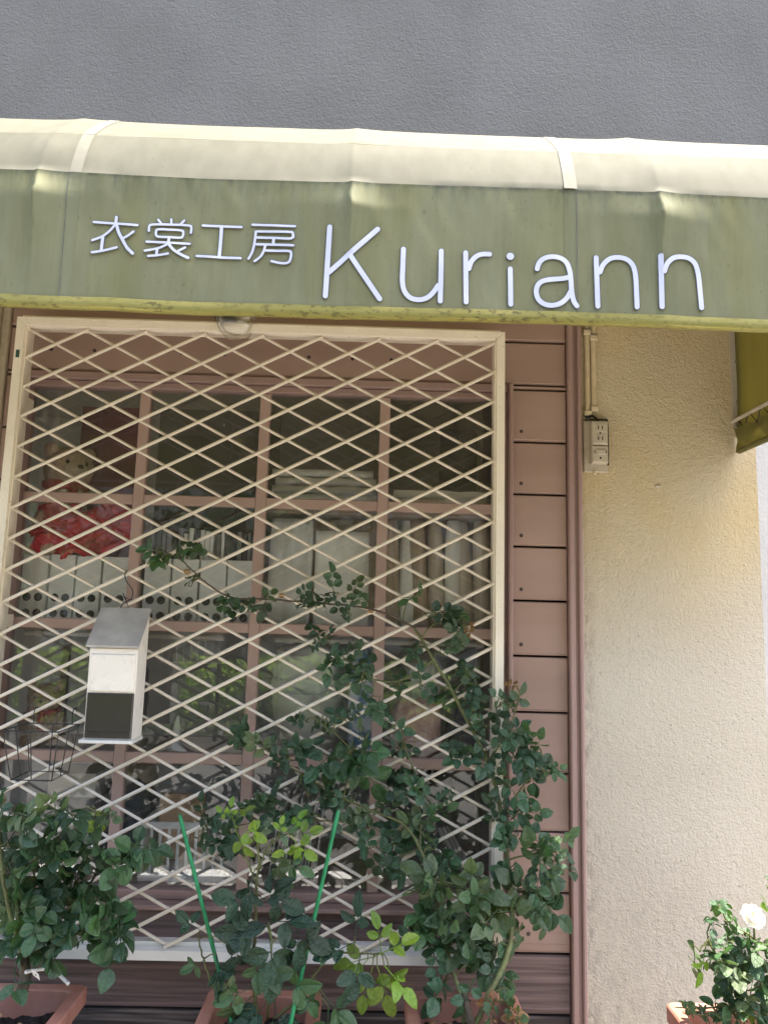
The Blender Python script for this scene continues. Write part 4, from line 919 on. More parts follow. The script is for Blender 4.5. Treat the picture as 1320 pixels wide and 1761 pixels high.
# ------------------------------------------------------------------ planters
def planter(x0, x1, y0, y1, zr, label, grp='terracotta planters along the wall'):
    t = thing('planter', ((x0+x1)/2, (y0+y1)/2, GZ), label, 'planter', grp)
    th, tp, lip, lh = .012, .035, .020, .045
    def ringp(ix, z, r=.018, n=4):
        out = []
        for cx, cy, a0 in ((x1-ix-r, y1-ix-r, 0), (x0+ix+r, y1-ix-r, 90), (x0+ix+r, y0+ix+r, 180), (x1-ix-r, y0+ix+r, 270)):
            for k in range(n+1):
                a = R(a0 + 90*k/n); out.append((cx + r*math.cos(a), cy + r*math.sin(a), z))
        return out
    def loft(rings, cap0=False, cap1=False):
        b = MB(); n = len(rings[0]); b.v = [Vector(p) for q in rings for p in q]
        for i in range(len(rings)-1):
            for k in range(n): b.f.append((i*n+k, i*n+(k+1) % n, (i+1)*n+(k+1) % n, (i+1)*n+k))
        if cap0: b.f.append(tuple(range(n-1, -1, -1)))
        if cap1: b.f.append(tuple((len(rings)-1)*n+k for k in range(n)))
        b.m = [0]*len(b.f); return b
    loft([ringp(lip+tp, GZ+.0005), ringp(lip+tp*.4, GZ+.28), ringp(lip, zr-lh), ringp(lip+.002, zr-lh+.004)], True).build('pot_wall', M['terra'], t)
    loft([ringp(lip+.001, zr-lh), ringp(.003, zr-lh), ringp(0, zr-lh+.004), ringp(.0, zr-.004), ringp(.004, zr), ringp(lip+th, zr), ringp(lip+th+.003, zr-.004), ringp(lip+th+.006, zr-.11)]).build('rim', M['terra'], t)
    so_ = MB(); zs_ = zr-.058; xi0, xi1, yi0, yi1 = x0+lip+th, x1-lip-th, y0+lip+th, y1-lip-th
    so_.grid(lambda u, v: (xi0+(xi1-xi0)*u, yi0+(yi1-yi0)*v, zs_ + .016*mnoise.noise(Vector((u*5+x0*9, v*5, 0))) + .007*mnoise.noise(Vector((u*21, v*21, 3))) - .012*max(abs(u-.5), abs(v-.5))), 44, 44)
    so_.build('soil', M['soil'], t, smooth=False, kind='stuff')
    ch = MB()
    for k in range(46):
        x, y = random.uniform(xi0+.02, xi1-.02), random.uniform(yi0+.02, yi1-.02); a = random.uniform(0, 6.3); s = random.uniform(.004, .011)
        u = Vector((math.cos(a), math.sin(a), random.uniform(-.3, .3)))*s; q = Vector((-math.sin(a), math.cos(a), random.uniform(-.3, .3)))*s*.6; c = Vector((x, y, zs_+.011))
        ch.add([c-u-q, c+u-q, c+u+q, c-u+q, c-u*.7+Vector((0, 0, .003)), c+u*.7+Vector((0, 0, .003))], [(0, 1, 5, 4), (3, 4, 5, 2), (0, 4, 3), (1, 2, 5), (0, 3, 2, 1)])
    ch.build('bark_chips', M['chip'], t, kind='stuff')
    return t, zs_
P1, sz1 = planter(.035, .385, -.56, -.205, .53, 'faded terracotta planter at the left, holding the dense rose bush')
P2, sz2 = planter(.712, 1.020, -.52, -.205, .525, 'terracotta planter in the middle, with two green stakes')
P3, sz3 = planter(1.245, 1.552, -.52, -.200, .528, 'terracotta planter at the foot of the climbing rose')
P4, sz4 = planter(1.945, 2.26, -.57, -.25, .535, 'sunlit terracotta planter in front of the cream stucco wall')

# ------------------------------------------------------------------ leaves
def leaflet(mb, base, d, nrm, ln, wd, cup, droop):
    s = d.cross(nrm).normalized(); st = [0, .12, .32, .55, .78, .92, 1.0]; wv = [.06, .62, .98, .98, .70, .36, .0]
    Lh, Mh, Rh = [], [], []
    for t, w_ in zip(st, wv):
        c = base + d*ln*t - nrm*droop*ln*t*t; hw = wd*.5*w_*random.uniform(.92, 1.08)
        wav = nrm*hw*random.uniform(-.10, .10)
        Lh.append(c - s*hw + nrm*cup*hw + wav); Mh.append(c); Rh.append(c + s*hw + nrm*cup*hw - wav)
    for H_, flip in ((Lh, 0), (Rh, 1)):                            # the two halves meet in a crisp midrib
        vs = [q for a_, b_ in zip(H_, Mh) for q in (a_, a_.lerp(b_, .45) + nrm*wd*.035, b_)]
        fs = []
        for i in range(len(st)-1):
            for j in (0, 1):
                k = i*3+j; f = (k, k+1, k+4, k+3); fs.append(f[::-1] if flip else f)
        mb.add(vs, fs)
LEAVES = {}
def leaf_lib(m, kind):
    key = (m, kind)
    if key in LEAVES: return LEAVES[key]
    out = []
    for vv in range(6 if kind != 'big' else 4):
        rnd = random.Random(hash((m == 'x', kind, vv)) & 255); b = MB(); Yd, Zd = Vector((0, 1, 0)), Vector((0, 0, 1))
        def rot(a, tilt):
            d = Vector((math.sin(a), math.cos(a), 0)); n = (Zd + Vector((random.uniform(-tilt, tilt), random.uniform(-tilt, tilt), 0))).normalized(); d = (d - n*d.dot(n)).normalized(); return d, n
        bend = random.uniform(.05, .22)
        def rach(y): return Vector((0, y, -bend*y*y))
        if kind == 'big':
            prs, L0, ratio = [.40], .60, .66
        elif kind == 'seven':
            prs, L0, ratio = [.26, .50, .74], .33, .82
        elif kind == 'three':
            prs, L0, ratio = [.42], .46, .64
        else:
            prs, L0, ratio = [.34, .66], .40, .86
        yt = prs[-1] + {'big': .10, 'three': .20}.get(kind, .15)
        b.tube([rach(0), rach(yt*.5), rach(yt)], [.016, .012, .009], 4, cap=False)
        for i, y in enumerate(prs):
            for sg in (-1, 1):
                d, n = rot(sg*R(random.uniform(58, 84)), .55); l_ = L0*random.uniform(.78, .98)*(1 if kind != 'big' else .85)
                leaflet(b, rach(y) + d*.035, d, n, l_, l_*ratio, random.uniform(.05, .50), random.uniform(-.05, .42))
        d, n = rot(R(random.uniform(-14, 14)), .28); leaflet(b, rach(yt), d, n, L0*1.08, L0*1.08*ratio*.95, random.uniform(.05, .45), random.uniform(.0, .45))
        out.append(b.mesh('leaf', M[m], smooth=True))
    LEAVES[key] = out; return out
def put_leaf(root, p, d, n, size, m, kind='five'):
    d = d.normalized(); n = (n - d*n.dot(d)); n = n.normalized() if n.length > 1e-4 else d.orthogonal().normalized(); s = d.cross(n)
    o = bpy.data.objects.new('leaf', random.choice(leaf_lib(m, kind))); COL.objects.link(o); o.parent = root
    q = p - Vector(root['_o'])
    o.matrix_local = Matrix(((s.x*size, d.x*size, n.x*size, q.x), (s.y*size, d.y*size, n.y*size, q.y), (s.z*size, d.z*size, n.z*size, q.z), (0, 0, 0, 1)))
    return o
def rv(a=1.): return Vector((random.uniform(-a, a), random.uniform(-a, a), random.uniform(-a, a)))
class Rose:
    def __init__(s, loc, label, seed):
        random.seed(seed)
        s.t = thing('rose_bush', loc, label, 'rose bush', 'roses in planters'); s.pts = []; s.tw = MB(); s.n = 0
    def cane(s, pxs, r0, r1, m='cane', part='cane', thorns=True):
        """pxs: (px, py, Y) nodes"""
        pts = smooth_pts([at(*q) if not isinstance(q, Vector) else q for q in pxs], 6)
        k = len(pts); pts = [p + rv(.0012) for p in pts]
        b = MB().tube(pts, [r0+(r1-r0)*i/(k-1) for i in range(k)], 7)
        if thorns:
            for i in range(2, k-1, 3):
                a = random.uniform(0, 6.3); r = r0+(r1-r0)*i/(k-1); t = (pts[i+1]-pts[i]).normalized(); u = t.orthogonal().normalized(); w_ = t.cross(u); dd = u*math.cos(a)+w_*math.sin(a)
                b.tube([pts[i]+dd*r*.7, pts[i]+dd*(r+.005)-t*.001], [.0018, .0002], 4)
        b.build(part, M[m], s.t, smooth=True); s.pts += pts; return pts
    def near(s, p): return min(s.pts, key=lambda q: (q-p).length_squared)
    def blob(s, px, py, rx, ry, n, size, mats=('leaf_dark',), Y=-.17, dy=.05, kind='five', up=.35, view=.8, sun=None, out=.8):
        c = at(px, py, Y); s_ = (c-CAM).length/F*1.0
        hub = s.near(c); mid = hub.lerp(c, .85) + rv(.008)
        s.tw.tube(smooth_pts([hub, hub.lerp(mid, .5) + Vector((0, 0, .012)) + rv(.008), mid], 4), [.0024]*4 + [.0020]*5 if False else .0020, 5)
        for i in range(n):
            a = random.uniform(0, 2*math.pi); rr = math.sqrt(random.random())
            p = at(px + rx*rr*math.cos(a), py + ry*rr*math.sin(a), Y + random.uniform(-dy, dy))
            o_ = (p - mid); dirn = (o_.normalized()*out if o_.length > .01 else rv(1)) + rv(.45) + Vector((0, -.10, -.08))
            base = p - dirn.normalized()*size*.5
            nn = Vector((random.uniform(-.6, .6), -view, up)) + rv(.35)
            m = random.choice(mats)
            if random.random() < .05: m = 'leaf_olive'
            k = kind if kind != 'mix' else random.choice(('five', 'five', 'three', 'seven'))
            put_leaf(s.t, base, dirn, nn, size*random.uniform(.92, 1.36), m, k); s.n += 1
            s.tw.tube([mid, mid.lerp(base, .5)+rv(.006)-Vector((0, 0, .004)), base], [.0017, .0014, .0012], 4, cap=False)
    def leaf(s, px, py, Y, ang, size, m, kind='three', nrm=None, hub=None):
        """one leaf whose base shows at (px,py), pointing at ang degrees in the picture (0 right, 90 up)"""
        b = at(px, py, Y); d = RT*math.cos(R(ang)) + Vector((0, 0, 1))*math.sin(R(ang)) + Vector((0, random.uniform(-.3, .05), 0))
        put_leaf(s.t, b, d, nrm or (Vector((random.uniform(-.7, .7), -.7, random.uniform(-.1, .8))) + rv(.3)), size, m, kind); s.n += 1
        h = hub if hub is not None else s.near(b)
        if (h-b).length > .004: s.tw.tube([h, h.lerp(b, .5)+Vector((0, 0, .004)), b], [.0020, .0016, .0014], 5, cap=False)
    def done(s):
        if s.tw.v: s.tw.build('twig', M['twig'], s.t, smooth=True, kind='stuff')
D, MD, OL, LI, RD = 'leaf_dark', 'leaf_mid', 'leaf_olive', 'leaf_lime', 'leaf_red'

# climbing rose in the third planter
C = Rose(((1.245+1.552)/2, -.36, sz3), 'tall climbing rose tied to the grille, growing from the third planter', 5)
main = C.cane([(812, 1775, -.38), (840, 1710, -.36), (872, 1640, -.30), (880, 1570, -.22), (872, 1480, -.17), (862, 1400, -.15), (850, 1345, -.145), (838, 1312, -.14)], .0075, .0060)
C.cane([(838, 1312, -.14), (815, 1262, -.135), (790, 1215, -.135), (768, 1172, -.135), (745, 1135, -.133), (728, 1105, -.132), (712, 1080, -.13)], .0058, .0042)
C.cane([(712, 1080, -.13), (680, 1062, -.13), (640, 1048, -.128), (600, 1041, -.128), (560, 1038, -.128), (510, 1034, -.128), (455, 1030, -.128), (400, 1028, -.128), (362, 1008, -.128), (335, 985, -.128), (310, 962, -.13), (282, 948, -.135)], .0036, .0018, 'cane_old')
C.cane([(745, 1135, -.133), (700, 1166, -.14), (660, 1172, -.14), (628, 1160, -.14), (595, 1135, -.145), (560, 1100, -.15)], .0030, .0016)
C.cane([(722, 1098, -.132), (752, 1070, -.14), (790, 1075, -.15)], .0026, .0015)
C.cane([(838, 1312, -.14), (862, 1275, -.16), (885, 1225, -.17), (893, 1190, -.18)], .0030, .0016)
C.cane([(862, 1400, -.15), (900, 1350, -.17), (930, 1300, -.18)], .0030, .0016)
C.cane([(872, 1478, -.17), (915, 1468, -.19), (955, 1462, -.20)], .0030, .0016)
C.cane([(878, 1560, -.21), (915, 1540, -.22), (945, 1520, -.23)], .0030, .0016)
C.cane([(798, 1760, -.36), (792, 1712, -.34), (775, 1660, -.30), (760, 1600, -.26), (745, 1530, -.22), (722, 1460, -.18), (690, 1415, -.16), (640, 1395, -.15), (590, 1372, -.145), (540, 1345, -.14), (490, 1312, -.14), (440, 1272, -.14)], .0062, .0022)
C.cane([(640, 1395, -.15), (580, 1412, -.15), (500, 1408, -.15), (420, 1418, -.15), (350, 1428, -.15)], .0028, .0014)
C.cane([(722, 1460, -.18), (722, 1400, -.15), (718, 1345, -.145), (700, 1295, -.145), (690, 1250, -.145)], .0028, .0014)
C.cane([(590, 1372, -.145), (600, 1320, -.15), (600, 1285, -.16), (560, 1250, -.15)], .0026, .0014)
C.cane([(812, 1770, -.38), (805, 1740, -.38), (797, 1705, -.36)], .011, .008, 'cane_old', 'stump')
C.cane([(840, 1710, -.36), (870, 1700, -.38), (885, 1718, -.40)], .0024, .0014)
blobs = [  # px, py, rx, ry, n, size, mats
 (268, 945, 22, 18, 2, .085, (MD,)), (308, 948, 18, 16, 2, .085, (MD,)), (285, 968, 14, 16, 1, .09, (MD,)), (332, 1002, 6, 16, 1, .055, (MD,)), (392, 1030, 18, 14, 2, .072, (MD, D)), (428, 1040, 18, 14, 2, .075, (MD, D)), (456, 1018, 12, 22, 2, .072, (D, MD)),
 (518, 1032, 12, 14, 2, .062, (D,)), (560, 1036, 16, 14, 2, .064, (D,)), (578, 1015, 20, 10, 2, .062, (D,)), (606, 1026, 12, 14, 2, .060, (D,)), (595, 1058, 12, 12, 1, .06, (D,)), (632, 1030, 12, 14, 1, .062, (MD,)),
 (716, 1018, 14, 14, 2, .068, (D, MD)), (742, 1052, 18, 16, 3, .072, (D,)), (772, 1058, 16, 18, 3, .075, (D, MD)), (796, 1078, 20, 22, 4, .075, (D,)), (806, 1070, 10, 10, 1, .05, (RD,)),
 (556, 1098, 22, 18, 4, .078, (D,)), (560, 1130, 20, 16, 3, .076, (D,)), (600, 1140, 22, 20, 4, .074, (D,)), (626, 1165, 20, 20, 4, .074, (D,)), (642, 1205, 14, 20, 2, .07, (D,)), (712, 1120, 14, 16, 2, .06, (D,)), (768, 1122, 14, 16, 2, .062, (D, MD)),
 (690, 1184, 14, 12, 2, .058, (D,)), (728, 1180, 18, 16, 3, .066, (D,)), (768, 1186, 12, 16, 2, .085, (MD,)), (818, 1172, 20, 22, 4, .074, (D,)), (852, 1215, 22, 22, 4, .078, (D,)), (892, 1210, 24, 22, 4, .082, (D,)), (898, 1182, 10, 10, 1, .05, (RD, MD)),
 (838, 1252, 20, 20, 3, .078, (D,)), (880, 1262, 20, 18, 3, .078, (D,)), (800, 1300, 22, 16, 3, .075, (D,)), (838, 1290, 16, 18, 2, .08, (D,)), (898, 1300, 20, 22, 4, .08, (D,)), (932, 1290, 22, 18, 4, .08, (D, MD)), (925, 1335, 24, 20, 5, .08, (D,)), (958, 1330, 14, 16, 2, .07, (D, MD)),
 (886, 1355, 16, 22, 3, .076, (D,)), (436, 1260, 28, 16, 4, .078, (D, MD)), (412, 1268, 16, 12, 2, .078, (D,)), (470, 1290, 22, 16, 4, .076, (D,)), (500, 1300, 22, 18, 4, .076, (D,)), (520, 1240, 16, 10, 2, .058, (D,)), (560, 1240, 16, 10, 2, .06, (D,)), (590, 1235, 14, 12, 2, .06, (D,)),
 (600, 1300, 34, 20, 4, .125, (MD,)), (620, 1282, 22, 20, 3, .10, (MD,)), (572, 1305, 20, 16, 2, .12, (MD, D)), (668, 1252, 20, 18, 3, .078, (D,)), (690, 1290, 16, 18, 3, .07, (D,)), (702, 1322, 14, 14, 2, .07, (D,)), (712, 1362, 24, 14, 4, .072, (D,)), (742, 1378, 20, 18, 4, .074, (D,)),
 (610, 1378, 26, 16, 5, .076, (D,)), (646, 1392, 26, 16, 5, .074, (D,)), (560, 1370, 22, 14, 3, .07, (D,)), (520, 1345, 16, 14, 2, .066, (D,)), (470, 1372, 20, 18, 4, .074, (D,)), (430, 1388, 20, 16, 3, .074, (D,)), (480, 1395, 24, 14, 3, .072, (D,)), (540, 1400, 24, 14, 3, .07, (D,)),
 (360, 1412, 22, 14, 4, .078, (D,)), (392, 1428, 20, 18, 4, .076, (D,)), (348, 1438, 16, 12, 2, .076, (D,)), (400, 1460, 16, 16, 2, .08, (D,)), (600, 1425, 24, 14, 4, .076, (D,)), (640, 1432, 26, 16, 5, .078, (D,)), (690, 1430, 24, 20, 5, .08, (D,)), (730, 1432, 24, 22, 6, .082, (D, MD)), (750, 1400, 16, 14, 2, .07, (MD, OL)),
 (640, 1466, 22, 14, 3, .08, (D,)), (690, 1478, 24, 20, 5, .082, (D, MD)), (720, 1495, 22, 20, 4, .085, (D,)), (745, 1465, 20, 20, 4, .085, (MD, D)), (890, 1405, 16, 22, 3, .074, (D,)), (912, 1392, 18, 20, 3, .076, (D,)), (906, 1440, 20, 22, 4, .078, (D,)), (945, 1455, 24, 22, 5, .085, (D, MD)), (974, 1470, 14, 22, 3, .085, (D, MD)), (940, 1490, 18, 22, 3, .085, (MD,)),
 (895, 1490, 14, 18, 2, .08, (D,)), (915, 1530, 22, 20, 4, .09, (D, MD)), (938, 1545, 20, 22, 4, .095, (MD,)), (900, 1560, 14, 20, 2, .08, (D,)), (950, 1570, 12, 22, 2, .085, (MD,)), (905, 1605, 14, 26, 2, .085, (D, MD))]
for bb in blobs:
    px_, py_, rx, ry, n, sz, ms = bb
    if px_ > 880: px_ -= 16
    if 600 < px_ < 800 and py_ > 1050 and n > 2: n -= 1
    if n > 3 and random.random() < .6: n -= 1
    if 560 < px_ < 760 and 1340 < py_ < 1500 and n > 2: n -= 1
    C.blob(px_, py_, rx, ry, n, sz, ms, Y=-.15-.04*max(0, (py_-1380)/200)-(.02 if px_ > 860 else 0), dy=.025, kind='mix')
for bb in [(765, 1520, 34, 26, 6, .105, (OL, OL, MD)), (800, 1540, 34, 24, 6, .105, (OL, MD)), (745, 1565, 34, 24, 5, .105, (OL, MD)), (836, 1545, 24, 24, 4, .095, (OL, MD)), (852, 1570, 18, 18, 3, .085, (MD, OL, OL)), (790, 1590, 30, 22, 5, .09, (MD, D)),
           (742, 1622, 30, 24, 6, .085, (MD, D)), (770, 1640, 24, 24, 4, .085, (MD, D)), (810, 1622, 24, 20, 4, .08, (D,)), (845, 1620, 24, 24, 4, .085, (D, MD)), (866, 1650, 16, 24, 3, .085, (MD,)), (718, 1600, 16, 26, 3, .08, (D,)), (758, 1690, 18, 20, 2, .095, (D,)), (802, 1700, 10, 20, 1, .09, (D,)), (820, 1665, 18, 18, 2, .08, (MD, D)),
           (862, 1728, 22, 16, 4, .062, (MD, RD)), (880, 1745, 16, 14, 2, .06, (MD, RD)), (730, 1520, 14, 20, 2, .09, (OL, D))]:
    px_, py_, rx, ry, n, sz, ms = bb
    C.blob(px_, py_, rx, ry, n, sz, ms, Y=-.27 if py_ < 1700 else -.38, dy=.05, kind='mix')
C.done()

# dense bush at the left
L = Rose((.21, -.38, sz1), 'dense rose bush at the left edge, in the first planter', 8)
L.cane([(35, 1712, -.38), (45, 1680, -.37), (40, 1640, -.36)], .016, .012, 'cane_old', 'stump')
L.cane([(40, 1660, -.36), (30, 1560, -.34), (35, 1500, -.33), (80, 1465, -.31), (130, 1405, -.28)], .006, .002)
L.cane([(42, 1650, -.36), (90, 1590, -.33), (140, 1540, -.31), (185, 1480, -.28), (225, 1460, -.27)], .005, .0018)
L.cane([(38, 1640, -.36), (10, 1540, -.36), (0, 1440, -.34), (10, 1370, -.32)], .006, .002)
L.cane([(44, 1650, -.36), (120, 1610, -.36), (170, 1600, -.34), (200, 1600, -.33)], .004, .0016)
for bb in [(10, 1378, 20, 16, 2, .08, (D,)), (30, 1415, 34, 24, 5, .11, (D,)), (20, 1450, 34, 20, 4, .10, (D,)), (60, 1460, 26, 20, 4, .10, (D, MD)), (105, 1400, 22, 16, 4, .085, (MD, D)), (130, 1432, 22, 20, 4, .085, (D, MD)), (165, 1398, 14, 14, 2, .075, (MD, LI)), (185, 1400, 10, 8, 1, .06, (LI,)),
           (92, 1445, 22, 18, 3, .085, (D,)), (165, 1460, 20, 20, 4, .09, (D,)), (205, 1462, 20, 18, 3, .10, (D, MD)), (235, 1462, 24, 20, 3, .105, (D, MD)), (225, 1488, 14, 16, 2, .09, (D,)), (15, 1500, 30, 24, 5, .10, (D, MD)), (60, 1515, 32, 24, 5, .095, (MD, D)), (105, 1500, 28, 22, 5, .09, (MD, D)), (150, 1500, 22, 20, 3, .085, (MD, D)),
           (20, 1555, 30, 24, 5, .10, (D, MD)), (70, 1560, 30, 24, 5, .09, (MD,)), (115, 1550, 28, 22, 5, .09, (MD, D)), (155, 1555, 24, 24, 4, .09, (MD, D)), (190, 1575, 22, 22, 4, .105, (D, MD)), (205, 1600, 20, 18, 3, .11, (D, MD)), (30, 1600, 34, 20, 5, .10, (D, MD)), (75, 1605, 28, 20, 4, .09, (MD,)), (120, 1600, 26, 18, 3, .085, (MD, D)), (155, 1605, 22, 18, 3, .09, (D,)), (185, 1618, 14, 12, 2, .1, (D,)),
           (20, 1640, 26, 16, 3, .085, (MD,)), (55, 1645, 24, 16, 3, .085, (MD, D)), (95, 1640, 10, 10, 1, .07, (D,)), (35, 1682, 16, 14, 1, .10, (D,))]:
    px_, py_, rx, ry, n, sz, ms = bb
    L.blob(px_, py_, rx, ry, n, sz, ms, Y=-.34, dy=.07, kind='mix')
L.done()

# rose with big glossy leaves and lime shoots in the middle planter
Q = Rose((.87, -.38, sz2), 'rose with large glossy leaves and lime green shoots in the middle planter', 21)
Q.cane([(440, 1752, -.38), (438, 1690, -.37), (436, 1640, -.36), (440, 1580, -.36), (441, 1520, -.35), (445, 1480, -.35), (440, 1440, -.35)], .0055, .0026)
Q.cane([(441, 1520, -.35), (425, 1480, -.35), (412, 1445, -.35), (403, 1415, -.35), (398, 1400, -.35)], .0026, .0018, 'twig', thorns=False)
Q.cane([(444, 1500, -.35), (458, 1462, -.35), (480, 1440, -.35), (500, 1432, -.35)], .0024, .0016, 'twig', thorns=False)
Q.cane([(436, 1748, -.38), (395, 1720, -.38), (365, 1690, -.37), (350, 1650, -.36), (340, 1610, -.35)], .0040, .0018)
Q.cane([(470, 1752, -.38), (510, 1720, -.38), (545, 1670, -.37), (575, 1640, -.36), (625, 1640, -.36), (655, 1640, -.36)], .0040, .0018)
Q.cane([(460, 1752, -.38), (465, 1690, -.4), (468, 1620, -.41)], .0035, .002, 'twig')
def big(px, py, ang, s, m, kind='big', Y=-.40, n=None): Q.leaf(px, py, Y, ang, s, 'leaf_big' if m == D else m, kind, n)
for a in [(462, 1592, -78, .150, D), (458, 1590, 195, .118, D), (462, 1585, 10, .110, D), (442, 1550, 30, .10, D), (440, 1555, 170, .105, D), (436, 1500, -100, .105, D), (450, 1545, -10, .10, D), (420, 1620, 240, .08, D), (440, 1640, 280, .08, MD),
          (372, 1610, 10, .11, D), (400, 1640, 250, .11, D), (372, 1640, -80, .10, D), (345, 1600, 150, .07, D), (352, 1650, 210, .06, MD), (430, 1700, 200, .085, MD), (440, 1690, 30, .095, MD), (480, 1700, 10, .10, MD), (466, 1715, 225, .115, D), (472, 1720, 280, .115, D), (425, 1722, 260, .09, D), (520, 1700, -60, .07, MD),
          (500, 1600, -20, .10, D), (510, 1590, -80, .10, D), (560, 1715, -40, .09, MD), (565, 1730, -90, .10, MD), (548, 1700, 230, .07, MD), (575, 1640, 170, .06, MD), (610, 1610, 85, .10, D), (610, 1620, 200, .10, D), (620, 1640, 260, .11, D), (435, 1735, 180, .08, OL), (410, 1705, 160, .06, OL)]:
    big(*a[:5])
for a in [(655, 1640, 95, .095, LI), (650, 1642, 25, .105, LI), (645, 1645, 190, .10, LI), (648, 1660, -70, .12, LI), (640, 1665, -110, .10, LI), (660, 1660, -40, .11, LI), (632, 1650, 230, .08, LI), (665, 1650, -75, .10, LI)]:
    Q.leaf(a[0], a[1], -.37, a[2], a[3], a[4], 'three')
for a in [(400, 1412, 100, .055, LI), (402, 1412, 40, .06, LI), (404, 1420, -20, .085, LI), (404, 1425, -60, .08, LI), (398, 1405, 150, .045, LI), (498, 1436, 60, .07, LI), (500, 1436, 10, .08, LI), (498, 1438, -40, .085, LI), (492, 1442, -90, .08, LI), (470, 1450, -70, .09, OL), (460, 1470, -50, .10, OL), (466, 1445, 30, .075, OL), (445, 1455, 110, .06, LI), (440, 1445, 60, .06, OL), (478, 1440, 80, .05, LI), (505, 1440, -75, .055, LI), (480, 1480, -20, .09, MD)]:
    Q.leaf(a[0], a[1], -.36, a[2], a[3], a[4], 'three')
Q.done()

# sunlit rose at the right edge, with one white flower
W = Rose((2.10, -.42, sz4), 'sunlit rose with a single cream white flower in the right planter', 33)
W.cane([(1300, 1790, -.42), (1290, 1740, -.42), (1275, 1690, -.42), (1255, 1640, -.41), (1250, 1590, -.40)], .005, .0022)
W.cane([(1300, 1790, -.42), (1310, 1720, -.42), (1300, 1650, -.42), (1295, 1592, -.43)], .005, .0024)
W.cane([(1290, 1740, -.42), (1250, 1730, -.43), (1200, 1735, -.44), (1160, 1732, -.45)], .003, .0014)
W.cane([(1275, 1690, -.42), (1240, 1660, -.42), (1218, 1620, -.42), (1215, 1600, -.42)], .003, .0015)
W.cane([(1310, 1720, -.42), (1340, 1660, -.42), (1345, 1580, -.42)], .004, .002)
for bb in [(1240, 1560, 14, 10, 2, .06, (D, MD)), (1218, 1590, 12, 12, 2, .055, (D,)), (1250, 1580, 12, 14, 2, .07, (D, MD)), (1222, 1618, 14, 12, 2, .06, (D,)), (1205, 1640, 10, 14, 1, .085, (OL, MD)), (1228, 1640, 16, 14, 3, .07, (D, MD)), (1262, 1625, 16, 16, 3, .07, (D,)), (1280, 1650, 18, 18, 4, .075, (MD, D, OL)), (1250, 1665, 16, 18, 3, .085, (D, MD)),
           (1258, 1705, 18, 20, 3, .09, (D, MD)), (1300, 1620, 16, 20, 3, .08, (D, MD)), (1310, 1660, 14, 20, 3, .08, (MD, OL)), (1290, 1700, 20, 20, 4, .08, (D, MD, LI)), (1180, 1730, 12, 10, 2, .055, (MD,)), (1200, 1742, 18, 10, 2, .055, (D, MD)), (1235, 1738, 16, 12, 3, .065, (D, MD)), (1265, 1745, 20, 16, 3, .075, (D, MD)), (1310, 1745, 20, 20, 4, .08, (D, MD)), (1285, 1740, 10, 10, 1, .05, (RD,)),
           (1315, 1560, 10, 8, 1, .06, (LI,)), (1340, 1620, 20, 40, 5, .08, (D, MD, OL)), (1340, 1720, 20, 40, 5, .08, (D, MD)), (1325, 1520, 6, 6, 1, .05, (MD,)), (1275, 1612, 8, 8, 1, .06, (RD,))]:
    px_, py_, rx, ry, n, sz, ms = bb
    W.blob(px_, py_, rx, ry, n, sz, ms, Y=-.42, dy=.06, kind='mix', up=.8, view=.5)
W.leaf(1212, 1630, -.46, 250, .085, LI, 'three'); W.leaf(1270, 1700, -.47, -60, .085, LI, 'three'); W.leaf(1285, 1650, -.48, 200, .085, OL, 'three', Vector((.3, -.6, .8))); W.leaf(1290, 1645, -.48, -10, .085, OL, 'three', Vector((.3, -.6, .8)))
fl = bpy.data.objects.new('flower', None); COL.objects.link(fl); fl.parent = W.t; fl['_o'] = W.t['_o']; fl['label'] = 'open cream white rose flower'
fc = at(1291, 1578, -.45); fax = Vector((.15, -.75, .65)).normalized(); fu = fax.orthogonal().normalized(); fv = fax.cross(fu)
for ring_, (n_, rad, tilt, ln) in enumerate(((5, .006, .35, .035), (5, .004, .95, .027), (4, .002, 1.25, .018))):
    for k in range(n_):
        a = 2*math.pi*k/n_ + ring_*.6 + random.uniform(-.15, .15); dr = fu*math.cos(a)+fv*math.sin(a); sd = fax.cross(dr)
        b = MB(); b.grid(lambda u, v: fc + dr*(rad + ln*v*math.cos(tilt+.5*v*(1 if ring_ == 0 else -.2))) + fax*(ln*v*math.sin(tilt*(1-.45*v*(ring_ == 0))) + .010*(2*u-1)**2*v - .006*v*v) + sd*(2*u-1)*ln*.58*math.sin(math.pi*min(1, .12+.78*v))*1.0, 6, 6)
        b.build('petal', M['petal'], fl, smooth=True)
MB().blob(fc + fax*.008, (.006, .006, .006), .4, 9, 8).build('flower_heart', M['petal_heart'], fl, smooth=True)
W.done()

